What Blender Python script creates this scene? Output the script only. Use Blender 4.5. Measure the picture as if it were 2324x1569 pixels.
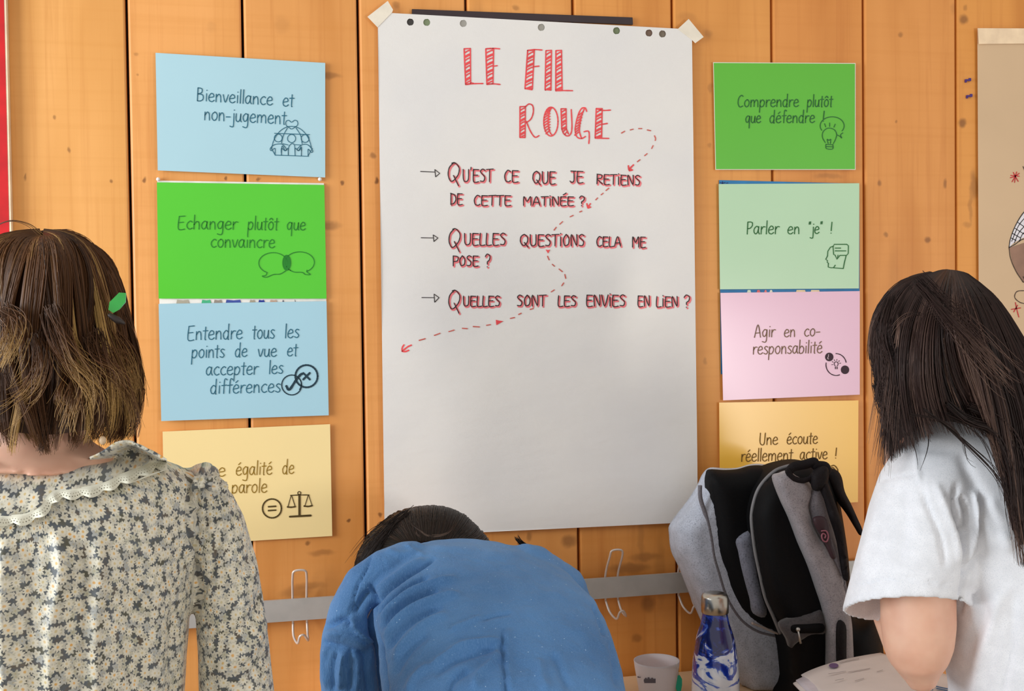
import bpy, bmesh, math, random
import numpy as np
from mathutils import Vector, Matrix
from mathutils.bvhtree import BVHTree
from mathutils.geometry import delaunay_2d_cdt

random.seed(7); rng = np.random.default_rng(7)
for o in list(bpy.data.objects): bpy.data.objects.remove(o)
scn = bpy.context.scene; col = scn.collection
PI = math.pi

# ------------------------------------------------------------------ camera
F, CXP, CYP, DIST, EYE = 2600.0, 1162.0, 784.5, 2.114, 1.45
yw, tl, rl = 0.22411, 0.02451, -0.01240
Ry = np.array([[math.cos(yw), 0, -math.sin(yw)], [0, 1, 0], [math.sin(yw), 0, math.cos(yw)]])
Rt = np.array([[1, 0, 0], [0, math.cos(tl), -math.sin(tl)], [0, math.sin(tl), math.cos(tl)]])
Rr = np.array([[math.cos(rl), -math.sin(rl), 0], [math.sin(rl), math.cos(rl), 0], [0, 0, 1]])
W2C = Rr @ Rt @ Ry @ np.array([[1, 0, 0], [0, 0, -1], [0, 1, 0]])
CAM = np.array([0, -DIST, EYE])
cd = bpy.data.cameras.new('camera'); cam = bpy.data.objects.new('camera', cd); col.objects.link(cam)
cd.sensor_fit = 'HORIZONTAL'; cd.sensor_width = 36; cd.lens = F / 2324 * 36; cd.clip_start = 0.05
r_, d_, f_ = W2C
cam.matrix_world = Matrix(((r_[0], -d_[0], -f_[0], 0), (r_[1], -d_[1], -f_[1], -DIST), (r_[2], -d_[2], -f_[2], EYE), (0, 0, 0, 1)))
scn.camera = cam

# ------------------------------------------------------------------ light and exposure
w = bpy.data.worlds.new('world'); scn.world = w; w.use_nodes = True
w.node_tree.nodes['Background'].inputs[0].default_value = (1.0, 0.955, 0.90, 1)
w.node_tree.nodes['Background'].inputs[1].default_value = 0.62
def area(name, loc, target, sx, sy, power, colr):
    l = bpy.data.lights.new(name, 'AREA'); l.shape = 'RECTANGLE'; l.size = sx; l.size_y = sy; l.energy = power; l.color = colr
    o = bpy.data.objects.new(name, l); col.objects.link(o); o.location = loc
    o.rotation_euler = (Vector(target) - Vector(loc)).to_track_quat('-Z', 'Y').to_euler(); return o
area('window_light', (-2.6, -1.15, 1.74), (0.1, -0.3, 1.09), 1.7, 1.4, 98, (0.90, 0.96, 1.0))
area('rear_window_light', (2.74, -4.2, 1.04), (2.74, 0, 1.04), .40, .95, 42, (1.0, 0.97, 0.92))
scn.view_settings.view_transform = 'Standard'; scn.view_settings.look = 'None'
scn.view_settings.exposure = 0.0; scn.view_settings.gamma = 1; scn.view_settings.use_curve_mapping = False

# ------------------------------------------------------------------ helpers
def P(px, py, Y):                       # point where the line of sight of a photo pixel meets depth Y
    d = W2C.T @ np.array([(px - CXP) / F, (py - CYP) / F, 1.0])
    return Vector(CAM + d / d[1] * (Y + DIST))
def PZ(px, py, z):
    d = W2C.T @ np.array([(px - CXP) / F, (py - CYP) / F, 1.0])
    return Vector(CAM + d / d[2] * (z - EYE))
def proj(V):                            # Nx3 -> pixels
    c = (np.asarray(V) - CAM) @ W2C.T
    return np.stack([CXP + F * c[:, 0] / c[:, 2], CYP + F * c[:, 1] / c[:, 2]], 1)
def pxm(px, py, Y):                     # metres per pixel there
    return (P(px + 5, py, Y) - P(px - 5, py, Y)).length / 10

def lin(c): return tuple(((x / 255) / 12.92 if x / 255 < 0.04045 else ((x / 255 + 0.055) / 1.055) ** 2.4) for x in c) + (1,)
class NT:
    def __init__(s, name):
        s.m = bpy.data.materials.new(name); s.m.use_nodes = True; s.t = s.m.node_tree; s.b = s.t.nodes['Principled BSDF']
    def n(s, typ, **kw):
        nd = s.t.nodes.new(typ)
        for k, v in kw.items():
            if k.startswith('i_'):
                key = k[2:]; nd.inputs[int(key) if key.isdigit() else key].default_value = v
            else: setattr(nd, k, v)
        return nd
    def l(s, a, b): s.t.links.new(a, b)
    def noise(s, vec, scale, detail=3, rough=0.5, dist=0.0):
        n = s.n('ShaderNodeTexNoise'); n.inputs['Scale'].default_value = scale; n.inputs['Detail'].default_value = detail
        n.inputs['Roughness'].default_value = rough; n.inputs['Distortion'].default_value = dist
        if vec is not None: s.l(vec, n.inputs['Vector'])
        return n.outputs['Fac']
    def ramp(s, fac, stops, interp='LINEAR'):
        r = s.n('ShaderNodeValToRGB'); r.color_ramp.interpolation = interp; e = r.color_ramp.elements
        while len(e) < len(stops): e.new(0.5)
        for i, (p, c) in enumerate(stops): e[i].position = p; e[i].color = lin(c)
        s.l(fac, r.inputs[0]); return r.outputs[0]
    def mix(s, fac, a, b, mode='MIX'):
        m = s.n('ShaderNodeMix', data_type='RGBA', blend_type=mode)
        for k, v in ((0, fac), (6, a), (7, b)):
            if hasattr(v, 'is_output') or isinstance(v, bpy.types.NodeSocket): s.l(v, m.inputs[k])
            elif isinstance(v, (int, float)): m.inputs[k].default_value = v
            else: m.inputs[k].default_value = lin(v)
        return m.outputs[2]
    def math(s, op, a, b=None, c=None):
        m = s.n('ShaderNodeMath', operation=op)
        for k, v in enumerate((a, b, c)):
            if v is None: continue
            if isinstance(v, bpy.types.NodeSocket): s.l(v, m.inputs[k])
            else: m.inputs[k].default_value = v
        return m.outputs[0]
    def bump(s, h, strength, dist=0.001):
        b = s.n('ShaderNodeBump'); b.inputs['Strength'].default_value = strength; b.inputs['Distance'].default_value = dist
        s.l(h, b.inputs['Height']); s.l(b.outputs[0], s.b.inputs['Normal'])
    def setb(s, **kw):
        for k, v in kw.items(): s.b.inputs[k.replace('_', ' ')].default_value = v
        return s
    def scaled(s, src, sc):
        m = s.n('ShaderNodeVectorMath', operation='MULTIPLY'); s.l(src, m.inputs[0]); m.inputs[1].default_value = sc; return m.outputs[0]
MC = {}
def mat(name, c, rough=0.6, metal=0.0, var=0.06, vscale=30, bump=0.0, bscale=400, coat=0.0, **kw):
    if name in MC: return MC[name]
    t = NT(name); g = t.n('ShaderNodeNewGeometry').outputs['Position']
    nz = t.noise(g, vscale, 4)
    dk = tuple(x * (1 - var) for x in c); lt = tuple(min(255, x * (1 + var)) for x in c)
    t.l(t.ramp(nz, [(0.3, dk), (0.7, lt)]), t.b.inputs['Base Color'])
    t.setb(Roughness=rough, Metallic=metal); t.b.inputs['Coat Weight'].default_value = coat
    for k, v in kw.items(): t.b.inputs[k.replace('_', ' ')].default_value = v
    if bump: t.bump(t.noise(g, bscale, 3), bump)
    MC[name] = t.m; return t.m

def mesh_obj(name, verts, faces, m, parent=None, smooth=False):
    me = bpy.data.meshes.new(name); me.from_pydata([tuple(v) for v in verts], [], faces); me.update()
    return link(name, me, m, parent, smooth)
def link(name, me, m, parent=None, smooth=False):
    o = bpy.data.objects.new(name, me); col.objects.link(o)
    if m: me.materials.clear(); me.materials.append(m)
    if smooth: me.polygons.foreach_set('use_smooth', [True] * len(me.polygons))
    if parent: o.parent = parent; o.matrix_parent_inverse = parent_inv(parent)
    return o
def parent_inv(p):
    return Matrix.Translation(-p.location) if p.parent is None else Matrix.Identity(4)
def tag(o, label, cat, group=None, kind=None):
    if label: o['label'] = label
    if cat: o['category'] = cat
    if group: o['group'] = group
    if kind: o['kind'] = kind
    return o
def thing(name, label, cat, loc, group=None):
    o = bpy.data.objects.new(name, None); col.objects.link(o); o.location = loc; o.empty_display_size = 0.05
    return tag(o, label, cat, group)

class MB:
    def __init__(s): s.v = []; s.f = []
    def add(s, v, f):
        k = len(s.v); s.v += [Vector(x) for x in v]; s.f += [tuple(i + k for i in q) for q in f]
    def box(s, a, b):
        x0, y0, z0 = a; x1, y1, z1 = b
        s.add([(x0, y0, z0), (x1, y0, z0), (x1, y1, z0), (x0, y1, z0), (x0, y0, z1), (x1, y0, z1), (x1, y1, z1), (x0, y1, z1)],
              [(0, 3, 2, 1), (4, 5, 6, 7), (0, 1, 5, 4), (1, 2, 6, 5), (2, 3, 7, 6), (3, 0, 4, 7)])
    def loft(s, rings, n=28, cap=True, p=2.0):
        V = []
        for c, U, W in rings:
            for k in range(n):
                a = 2 * PI * k / n; ca, sa = math.cos(a), math.sin(a)
                if p != 2.0:
                    ca = math.copysign(abs(ca) ** (2 / p), ca); sa = math.copysign(abs(sa) ** (2 / p), sa)
                V.append(Vector(c) + Vector(U) * ca + Vector(W) * sa)
        f = []
        for i in range(len(rings) - 1):
            for k in range(n):
                q = (k + 1) % n; f.append((i * n + k, i * n + q, (i + 1) * n + q, (i + 1) * n + k))
        if cap:
            V += [Vector(rings[0][0]), Vector(rings[-1][0])]; a, b = len(V) - 2, len(V) - 1; L = (len(rings) - 1) * n
            for k in range(n):
                q = (k + 1) % n; f.append((a, q, k)); f.append((b, L + k, L + q))
        s.add(V, f)
    def tube(s, pts, rad, n=12, flat=1.0, cap=True, dome=False, up=None):
        pts = [Vector(p) for p in pts]; R = rad if hasattr(rad, '__len__') else [rad] * len(pts)
        if dome:
            a = (pts[0] - pts[1]).normalized(); b = (pts[-1] - pts[-2]).normalized()
            pts = [pts[0] + a * R[0] * .95, pts[0] + a * R[0] * .7] + pts + [pts[-1] + b * R[-1] * .7, pts[-1] + b * R[-1] * .95]
            R = [R[0] * .25, R[0] * .7] + list(R) + [R[-1] * .7, R[-1] * .25]
        rings = []; u = None
        for i, p in enumerate(pts):
            t = (pts[min(i + 1, len(pts) - 1)] - pts[max(i - 1, 0)]).normalized()
            if up is not None: u = t.cross(Vector(up)).normalized()
            elif u is None:
                u = t.cross(Vector((0.1, 1, 0.2))); u = (u if u.length > 0.1 else t.cross(Vector((1, 0, 0)))).normalized()
            else: u = (u - t * u.dot(t)).normalized()
            v = t.cross(u); rings.append((p, u * R[i], v * R[i] * flat))
        s.loft(rings, n, cap)
    def ball(s, c, r, n=20):
        if not hasattr(r, '__len__'): r = (r, r, r)
        rings = []
        for i in range(1, 12):
            a = PI * i / 12; rings.append((Vector(c) + Vector((0, 0, r[2] * math.cos(a))), Vector((r[0] * math.sin(a), 0, 0)), Vector((0, r[1] * math.sin(a), 0))))
        s.loft(rings, n)
    def obj(s, name, m, parent=None, smooth=True): return mesh_obj(name, s.v, s.f, m, parent, smooth)

def smooth_pts(pts, k=6, closed=False):
    pts = [np.array(p, float) for p in pts]
    if len(pts) < 3: return pts
    out = []; n = len(pts); rngi = range(n if closed else n - 1)
    for i in rngi:
        p0 = pts[(i - 1) % n] if (closed or i > 0) else pts[0]; p1 = pts[i]; p2 = pts[(i + 1) % n]
        p3 = pts[(i + 2) % n] if (closed or i + 2 < n) else pts[-1]
        for j in range(k):
            t = j / k; out.append(0.5 * ((2 * p1) + (-p0 + p2) * t + (2 * p0 - 5 * p1 + 4 * p2 - p3) * t * t + (-p0 + 3 * p1 - 3 * p2 + p3) * t ** 3))
    if not closed: out.append(pts[-1])
    return out

# ink: flat pen strokes lying on a sheet; strokes are pixel polylines, yf gives the sheet's depth
def ink(name, strokes, width, m, parent, yf, smooth=True, off=0.0008):
    V = []; Fc = []
    for st in strokes:
        wd = width
        if isinstance(st, tuple) and isinstance(st[0], (int, float)): wd, st = st
        pts = smooth_pts(st, 5) if smooth else [np.array(p, float) for p in st]
        q = [pts[0]]
        for p in pts[1:]:
            if np.linalg.norm(p - q[-1]) > 0.4: q.append(p)
        if len(q) < 2: q = [q[0] - [0, wd * .3], q[0] + [0, wd * .3]]
        q = np.array(q); T = np.gradient(q, axis=0); T /= np.linalg.norm(T, axis=1)[:, None] + 1e-9
        N = np.stack([-T[:, 1], T[:, 0]], 1)
        q = np.vstack([q[:1] - T[:1] * wd * .35, q, q[-1:] + T[-1:] * wd * .35]); N = np.vstack([N[:1] * .55, N, N[-1:] * .55])
        jit = 1 + 0.10 * np.sin(np.arange(len(q)) * 1.7 + len(V)); k = len(V)
        for c, nn, j in zip(q, N, jit):
            for sgn in (-1, 1):
                a = c + nn * sgn * wd * .5 * j; V.append(P(a[0], a[1], yf(a[0], a[1]) - off))
        for i in range(len(q) - 1): Fc.append((k + 2 * i, k + 2 * i + 2, k + 2 * i + 3, k + 2 * i + 1))
    return tag(mesh_obj(name, V, Fc, m, parent), None, None, None, 'stuff' if len(strokes) > 1 else None)
def fills(name, polys, m, parent, yf, off=0.0007):
    V = []; Fc = []
    for pl in polys:
        k = len(V); V += [P(x, y, yf(x, y) - off) for x, y in pl]; Fc.append(tuple(range(k, k + len(pl))))
    return tag(mesh_obj(name, V, Fc, m, parent), None, None, None, 'stuff' if len(polys) > 1 else None)
def circ(cx, cy, rx, ry=None, a0=0, a1=360, n=20):
    ry = ry or rx
    return [(cx + rx * math.cos(math.radians(a0 + (a1 - a0) * i / n)), cy + ry * math.sin(math.radians(a0 + (a1 - a0) * i / n))) for i in range(n + 1)]

# a thin handwriting alphabet: width | strokes, baseline 0, x-height 1, ascender 1.75
G = {
'a': '.68|.52,.82 .32,1 .1,.7 .08,.28 .24,.02 .42,.25 .52,.8;.52,.97 .5,.35 .62,0',
'b': '.64|.1,1.75 .08,.05;.08,.6 .32,.95 .54,.6 .46,.12 .2,-.02 .08,.15',
'c': '.60|.52,.85 .36,1 .12,.7 .1,.3 .3,0 .55,.15',
'd': '.68|.52,1.75 .5,.1 .56,0;.5,.8 .3,1 .08,.6 .15,.1 .35,.02 .5,.4',
'e': '.64|.1,.5 .5,.62 .46,.92 .27,1 .08,.6 .12,.15 .35,0 .58,.2',
'f': '.50|.5,1.6 .38,1.75 .27,1.5 .25,0;.05,.95 .48,1',
'g': '.66|.52,.85 .3,1 .08,.6 .2,.1 .42,.25 .52,.85;.52,.97 .52,-.3 .38,-.65 .08,-.55',
'h': '.66|.1,1.75 .08,0;.08,.55 .3,.95 .5,.75 .52,0',
'i': '.28|.14,.95 .14,.03;.15,1.32 .16,1.38',
'j': '.36|.25,.95 .25,-.4 .15,-.65 -.08,-.55;.26,1.32 .27,1.38',
'l': '.26|.13,1.7 .12,0',
'm': '1.0|.1,.95 .1,0;.1,.6 .28,.95 .44,.75 .45,.05;.45,.6 .65,.97 .82,.75 .86,0',
'n': '.66|.1,.95 .1,0;.1,.55 .3,.95 .48,.75 .53,0',
'o': '.66|.32,1 .12,.75 .1,.3 .3,0 .52,.25 .55,.7 .4,.98 .3,.98',
'p': '.66|.1,.95 .06,-.75;.08,.6 .32,.97 .54,.65 .44,.15 .22,0 .08,.2',
'q': '.66|.52,.85 .3,1 .08,.6 .18,.1 .4,.2 .52,.85;.52,.97 .53,-.75',
'r': '.50|.1,.95 .1,0;.1,.55 .28,.92 .48,.9',
's': '.54|.46,.88 .28,1 .12,.78 .3,.52 .46,.25 .3,0 .06,.12',
't': '.46|.24,1.45 .22,.1 .3,0;.02,1.0 .44,1.02',
'u': '.66|.1,.95 .1,.25 .28,0 .46,.3 .52,.95;.52,.95 .52,.2 .6,0',
'v': '.58|.06,.95 .28,.02 .52,.97',
'-': '.52|.06,.5 .44,.52', "'": '.2|.1,1.7 .08,1.4', '"': '.34|.1,1.7 .08,1.35;.24,1.72 .22,1.36', '!': '.3|.15,1.7 .13,.4;.13,.03 .13,.08',
'B': '.76|.1,1.6 .1,0;.1,1.6 .45,1.5 .45,1.05 .12,.85;.12,.85 .55,.75 .6,.25 .35,0 .1,0',
'E': '.72|.6,1.6 .12,1.55;.12,1.55 .1,.02 .62,.0;.1,.8 .5,.85', 'P': '.68|.1,1.55 .1,0;.1,1.55 .5,1.5 .56,1.1 .35,.75 .1,.7',
'A': '.80|.05,0 .36,1.65 .68,0;.14,.55 .6,.6', 'U': '.74|.1,1.6 .1,.4 .3,0 .55,.2 .62,1.6', 'C': '.72|.6,1.45 .4,1.6 .15,1.2 .1,.5 .3,0 .62,.15'}
G['é'] = G['e'] + ';.25,1.25 .45,1.5'; G['ô'] = G['o'] + ';.15,1.22 .33,1.45 .5,1.22'
# marker capitals, cap height 1
K = {
'Q': '.62|.3,1 .1,.8 .06,.35 .25,.02 .48,.3 .5,.75 .3,1;.3,.3 .55,-.12', 'U': '.5|.06,.98 .08,.2 .22,0 .4,.2 .42,.98',
'E': '.46|.08,.98 .08,.02 .42,.0;.08,.97 .42,.95;.08,.52 .36,.52', 'S': '.44|.38,.88 .22,1 .08,.78 .34,.4 .28,.05 .06,.06',
'T': '.48|.24,.98 .22,0;.02,.97 .48,1', 'C': '.46|.42,.88 .25,1 .08,.6 .12,.12 .3,0 .42,.12', 'J': '.44|.3,.97 .3,.2 .18,0 .05,.12;.1,.98 .44,.97',
'R': '.5|.1,.98 .08,0;.08,.98 .4,.9 .36,.6 .1,.5 .46,.0', 'I': '.2|.1,.8 .1,0;.1,1.05 .1,1.1', 'D': '.5|.08,.98 .08,0;.05,1 .35,.85 .44,.45 .3,.1 .06,0',
'M': '.6|.06,0 .08,1 .28,.45 .5,1 .52,0', 'A': '.54|.04,0 .26,1 .48,0;.12,.35 .42,.35', 'N': '.5|.08,0 .08,1 .4,.05 .42,1',
'O': '.5|.25,1 .08,.6 .15,.05 .38,.15 .42,.65 .25,1', 'L': '.4|.08,1 .06,.02 .38,.0', 'V': '.46|.04,1 .22,0 .44,1', 'P': '.46|.08,.98 .08,0;.08,.98 .4,.88 .36,.5 .1,.42',
'?': '.46|.06,.8 .2,1 .4,.85 .36,.55 .22,.4 .22,.22;.2,-.0 .22,.03', "'": '.16|.08,1.15 .06,.95'}
K['É'] = K['E'] + ';.22,1.18 .42,1.4'
def glyphs(word, table, x0, x1, yb0, yb1, xh, slant=0.0):
    def parse(g):
        w_, s_ = g.split('|'); return float(w_), [[tuple(map(float, p.split(','))) for p in q.split()] for q in s_.split(';')]
    gs = [parse(table[c]) for c in word]; tot = sum(g[0] for g in gs); out = []; x = 0
    k = (x1 - x0) / tot
    for w_, ss in gs:
        for s_ in ss:
            pl = []
            for (a, b) in s_:
                X = x0 + (x + a) * k + b * xh * slant; Y = yb0 + (yb1 - yb0) * ((x + a) / tot) - b * xh; pl.append((X, Y))
            out.append(pl)
        x += w_
    return out
def zoomed(org, sc):                      # strokes noted in an enlarged crop -> photo pixels
    def z(st): return [(org[0] + x / sc, org[1] + y / sc) for x, y in st]
    return z

# dense mesh from loose volumes: voxel remesh gives one continuous skin
def fuse(name, mb, voxel, m, parent, smooth_it=6, post=None):
    me = bpy.data.meshes.new('tmp'); me.from_pydata([tuple(v) for v in mb.v], [], mb.f); me.update()
    bm = bmesh.new(); bm.from_mesh(me); bmesh.ops.recalc_face_normals(bm, faces=bm.faces); bm.to_mesh(me); bm.free()
    o = bpy.data.objects.new('tmp', me); col.objects.link(o)
    r = o.modifiers.new('r', 'REMESH'); r.mode = 'VOXEL'; r.voxel_size = voxel; r.adaptivity = 0
    s = o.modifiers.new('s', 'SMOOTH'); s.iterations = smooth_it; s.factor = 0.5
    dg = bpy.context.evaluated_depsgraph_get(); dg.update()
    out = bpy.data.meshes.new_from_object(o.evaluated_get(dg)); bpy.data.objects.remove(o)
    out.name = name; at = out.attributes.new('rest', 'FLOAT_VECTOR', 'POINT'); at.data.foreach_set('vector', get_co(out).ravel())
    return link(name, out, m, parent, True)
def get_co(me): a = np.empty(len(me.vertices) * 3); me.vertices.foreach_get('co', a); return a.reshape(-1, 3)
def get_no(me): a = np.empty(len(me.vertices) * 3); me.vertex_normals.foreach_get('vector', a); return a.reshape(-1, 3)
def set_co(me, a): me.vertices.foreach_set('co', a.ravel()); me.update()
def fold(me, folds, extra=None):          # real folds in the cloth: each is a polyline, half width (px) and height (m)
    co = get_co(me); no = get_no(me); px = proj(co)
    face = np.clip((((CAM - co) * no).sum(1) / np.linalg.norm(CAM - co, axis=1)) * 3, 0, 1)
    D = np.zeros(len(co))
    for pl, wd, h in folds:
        pl = np.array(smooth_pts(pl, 4)); best = np.full(len(co), 1e9); tt = np.zeros(len(co)); L = len(pl) - 1
        sel = (px[:, 0] > pl[:, 0].min() - 4 * wd) & (px[:, 0] < pl[:, 0].max() + 4 * wd) & (px[:, 1] > pl[:, 1].min() - 4 * wd) & (px[:, 1] < pl[:, 1].max() + 4 * wd)
        if not sel.any(): continue
        q = px[sel]; b = best[sel]; t_ = tt[sel]
        for i in range(L):
            a, c = pl[i], pl[i + 1]; e = c - a; u = np.clip(((q - a) @ e) / (e @ e + 1e-9), 0, 1)
            d = np.linalg.norm(q - (a + u[:, None] * e), axis=1); k = d < b; b[k] = d[k]; t_[k] = (i + u[k]) / L
        D[sel] += h * np.exp(-(b / wd) ** 2) * np.clip(np.minimum(t_, 1 - t_) * 6, 0, 1) ** .7
    D *= face
    if extra is not None: D += extra(co, px)
    set_co(me, co + no * D[:, None])
def grid_noise(co, f, seed=0):            # cheap smooth pseudo-noise
    r = np.random.default_rng(seed); s = 0
    for i in range(6):
        k = r.normal(size=3) * f; s = s + np.sin(co @ k + r.uniform(0, 6.28)) / 6
    return s

ZMIN, YMAX = .7535, -.066
def pillow(name, outline, Y, thick, R, m, parent, back=0.02, step=9, wob=0.0, sm=4, yslope=None):
    """Stuffed panel: outline in photo pixels at depth Y, front domed towards the room by thick over an edge radius R px."""
    ol = np.array(smooth_pts(outline, sm, True)); n = len(ol); pts = [tuple(p) for p in ol]
    x0, y0 = ol.min(0); x1, y1 = ol.max(0); gx = np.arange(x0, x1, step); gy = np.arange(y0, y1, step)
    inner = np.array([(x + (step / 2 if j % 2 else 0), y) for j, y in enumerate(gy) for x in gx])
    def inside(q):
        c = np.zeros(len(q), bool)
        for i in range(n):
            a, b = ol[i], ol[(i + 1) % n]; k = (a[1] > q[:, 1]) != (b[1] > q[:, 1])
            xi = (b[0] - a[0]) * (q[:, 1] - a[1]) / (b[1] - a[1] + 1e-12) + a[0]; c ^= k & (q[:, 0] < xi)
        return c
    def dist(q):
        d = np.full(len(q), 1e9)
        for i in range(n):
            a, b = ol[i], ol[(i + 1) % n]; e = b - a; u = np.clip(((q - a) @ e) / (e @ e + 1e-9), 0, 1)
            d = np.minimum(d, np.linalg.norm(q - (a + u[:, None] * e), axis=1))
        return d
    inner = inner[inside(inner)]; inner = inner[dist(inner) > step * .45]
    allp = [Vector(p) for p in pts] + [Vector(p) for p in inner]
    V2, _, F2, _, _, _ = delaunay_2d_cdt(allp, [], [list(range(n))], 1, 1e-4)
    q = np.array([(v[0], v[1]) for v in V2]); d = dist(q); u = np.clip(d / R, 0, 1); h = thick * np.sqrt(1 - (1 - u) ** 2)
    h = h + wob * np.sin(q[:, 0] * .045 + 1.3 * np.sin(q[:, 1] * .02)) * np.sin(q[:, 1] * .03) * u
    ys = np.array([(yslope(a, b) if yslope else 0.0) for a, b in q])
    fr = [P(a[0], a[1], Y + s_ - hh) for a, hh, s_ in zip(q, h, ys)]
    for v in fr: v.z = max(v.z, ZMIN)
    bk = [P(a[0], a[1], Y + s_ ) + Vector((0, back + 0.5 * hh * (back > .015), 0)) for a, hh, s_ in zip(q, h, ys)]
    for v in bk: v.z = max(v.z, ZMIN); v.y = min(v.y, YMAX)
    N = len(fr); faces = []; cnt = {}
    for f in F2:
        f = tuple(f); a, b, c = q[f[0]], q[f[1]], q[f[2]]
        if (b[0] - a[0]) * (c[1] - a[1]) - (b[1] - a[1]) * (c[0] - a[0]) > 0: f = f[::-1]
        faces.append(f); faces.append(tuple(i + N for i in f[::-1]))
        for i in range(len(f)):
            e = (f[i], f[(i + 1) % len(f)]); cnt[e] = 1
    for (a, b) in list(cnt):
        if (b, a) not in cnt: faces.append((b, a, a + N, b + N))
    return mesh_obj(name, fr + bk, faces, m, parent, True)

# ------------------------------------------------------------------ setting: planked wall, floor
def wx(px, py=600): return P(px, py, 0).x
def wood_mat(name, base, knots, seed, dirt=()):
    """Pine: fine upright grain, broad tone drift, faint saw marks across, and each plank's own knots (x, z, rx, rz, dark)."""
    t = NT(name); g = t.n('ShaderNodeNewGeometry').outputs['Position']
    off = t.n('ShaderNodeVectorMath', operation='ADD'); t.l(g, off.inputs[0]); off.inputs[1].default_value = (seed * 3.1, 0, seed * 1.7); v = off.outputs[0]
    g1 = t.noise(t.scaled(v, (55, 1, 1.6)), 1.0, 5, .6, .6); g2 = t.noise(t.scaled(v, (6, 1, 1.2)), 1.0, 3, .5, .4)
    saw = t.noise(t.scaled(v, (1.5, 1, 70)), 1.0, 2, .5); sp = t.noise(v, 260, 2, .6)
    b = base; lt = tuple(min(255, x * k) for x, k in zip(b, (1.06, 1.09, 1.18))); dk = tuple(x * k for x, k in zip(b, (.90, .84, .70)))
    c = t.ramp(g2, [(.28, dk), (.5, b), (.74, lt)])
    c = t.mix(t.math('MULTIPLY', t.ramp(g1, [(.52, (0, 0, 0)), (.70, (255, 255, 255))]), .32), c, tuple(x * k for x, k in zip(b, (.84, .72, .52))))
    c = t.mix(t.math('MULTIPLY', t.ramp(saw, [(.5, (0, 0, 0)), (.75, (255, 255, 255))]), .22), c, tuple(x * k for x, k in zip(b, (.92, .86, .66))))
    dn = t.n('ShaderNodeTexNoise'); dn.inputs['Scale'].default_value = 45; t.l(v, dn.inputs['Vector'])
    ws = t.n('ShaderNodeVectorMath', operation='MULTIPLY_ADD'); t.l(dn.outputs['Color'], ws.inputs[0]); ws.inputs[1].default_value = (.012, 0, .012); t.l(g, ws.inputs[2])
    for (x, z, rx, rz, dark) in list(knots) + list(dirt):
        s_ = t.n('ShaderNodeVectorMath', operation='SUBTRACT'); t.l(ws.outputs[0], s_.inputs[0]); s_.inputs[1].default_value = (x + .006, 0, z + .006)
        m_ = t.n('ShaderNodeVectorMath', operation='MULTIPLY'); t.l(s_.outputs[0], m_.inputs[0]); m_.inputs[1].default_value = (1 / rx, 0, 1 / rz)
        l_ = t.n('ShaderNodeVectorMath', operation='LENGTH'); t.l(m_.outputs[0], l_.inputs[0])
        mr = t.n('ShaderNodeMapRange', interpolation_type='SMOOTHSTEP'); t.l(l_.outputs['Value'], mr.inputs[0])
        mr.inputs[1].default_value = 0.35; mr.inputs[2].default_value = 1.25; mr.inputs[3].default_value = dark; mr.inputs[4].default_value = 0
        c = t.mix(mr.outputs[0], c, (104, 56, 20))
    t.l(c, t.b.inputs['Base Color']); t.setb(Roughness=.48)
    h = t.math('ADD', t.math('MULTIPLY', g1, .6), t.math('MULTIPLY', saw, .5)); t.bump(h, .35, .0012)
    return t.m
KN = [(127, 267, 4, 5, .55), (157, 340, 4, 5, .6), (58, 400, 3, 8, .6), (254, 410, 3, 4, .7), (328, 406, 4, 5, .8), (310, 171, 3, 3, .4), (310, 122, 6, 4, .35),
      (515, 403, 3, 5, .8), (588, 407, 4, 4, .7), (778, 415, 4, 5, .85), (846, 353, 6, 6, .6), (854, 410, 4, 8, .9), (1171, 17, 8, 6, .45), (900, 12, 9, 8, .4),
      (790, 1182, 4, 4, .9), (863, 1170, 4, 5, .8), (1202, 1219, 6, 8, .5), (1292, 1228, 16, 12, .6), (1471, 1371, 14, 16, .55), (1446, 1448, 10, 9, .45),
      (2044, 78, 5, 5, .5), (2188, 44, 9, 9, .7), (2185, 278, 8, 8, .75), (1996, 414, 4, 6, .6), (2145, 417, 4, 8, .6), (2010, 533, 5, 5, .55), (2105, 546, 6, 6, .7),
      (2035, 278, 3, 3, .5), (2212, 420, 8, 26, .5), (2204, 470, 4, 30, .35), (2196, 510, 8, 6, .3), (1455, 1225, 7, 40, .25), (2165, 20, 7, 10, .2),
      (1690, 590, 3, 3, .4), (700, 1232, 6, 5, .7), (1600, 820, 4, 6, .3), (2192, 18, 4, 5, .4), (1606, 76, 8, 9, .3), (1612, 200, 5, 9, .3), (1610, 330, 4, 5, .3),
      (480, 60, 10, 12, .10), (1085, 20, 14, 20, .12)]
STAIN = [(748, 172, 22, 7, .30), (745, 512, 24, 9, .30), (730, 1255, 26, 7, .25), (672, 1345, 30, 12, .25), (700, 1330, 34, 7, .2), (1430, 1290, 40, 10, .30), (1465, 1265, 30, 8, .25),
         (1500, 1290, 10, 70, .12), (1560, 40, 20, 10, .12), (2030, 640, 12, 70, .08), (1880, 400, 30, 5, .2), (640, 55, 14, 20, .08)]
sx = [-520, -240, 22, 298.5, 560.5, 821.5, 1066, 1307, 1531.5, 1755.6, 1963.3, 2172, 2372, 2565, 2750, 2930, 3100]
X = [wx(x) for x in sx]
tints = [(226, 158, 92), (226, 158, 92), (231, 166, 98), (232, 162, 96), (230, 160, 95), (229, 158, 92), (230, 158, 88), (226, 152, 76), (222, 150, 74), (223, 147, 74), (226, 152, 80),
         (226, 152, 72), (220, 146, 68), (220, 146, 68), (218, 146, 70), (220, 146, 70)]
ZB, ZT = 0.0, 2.45
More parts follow.
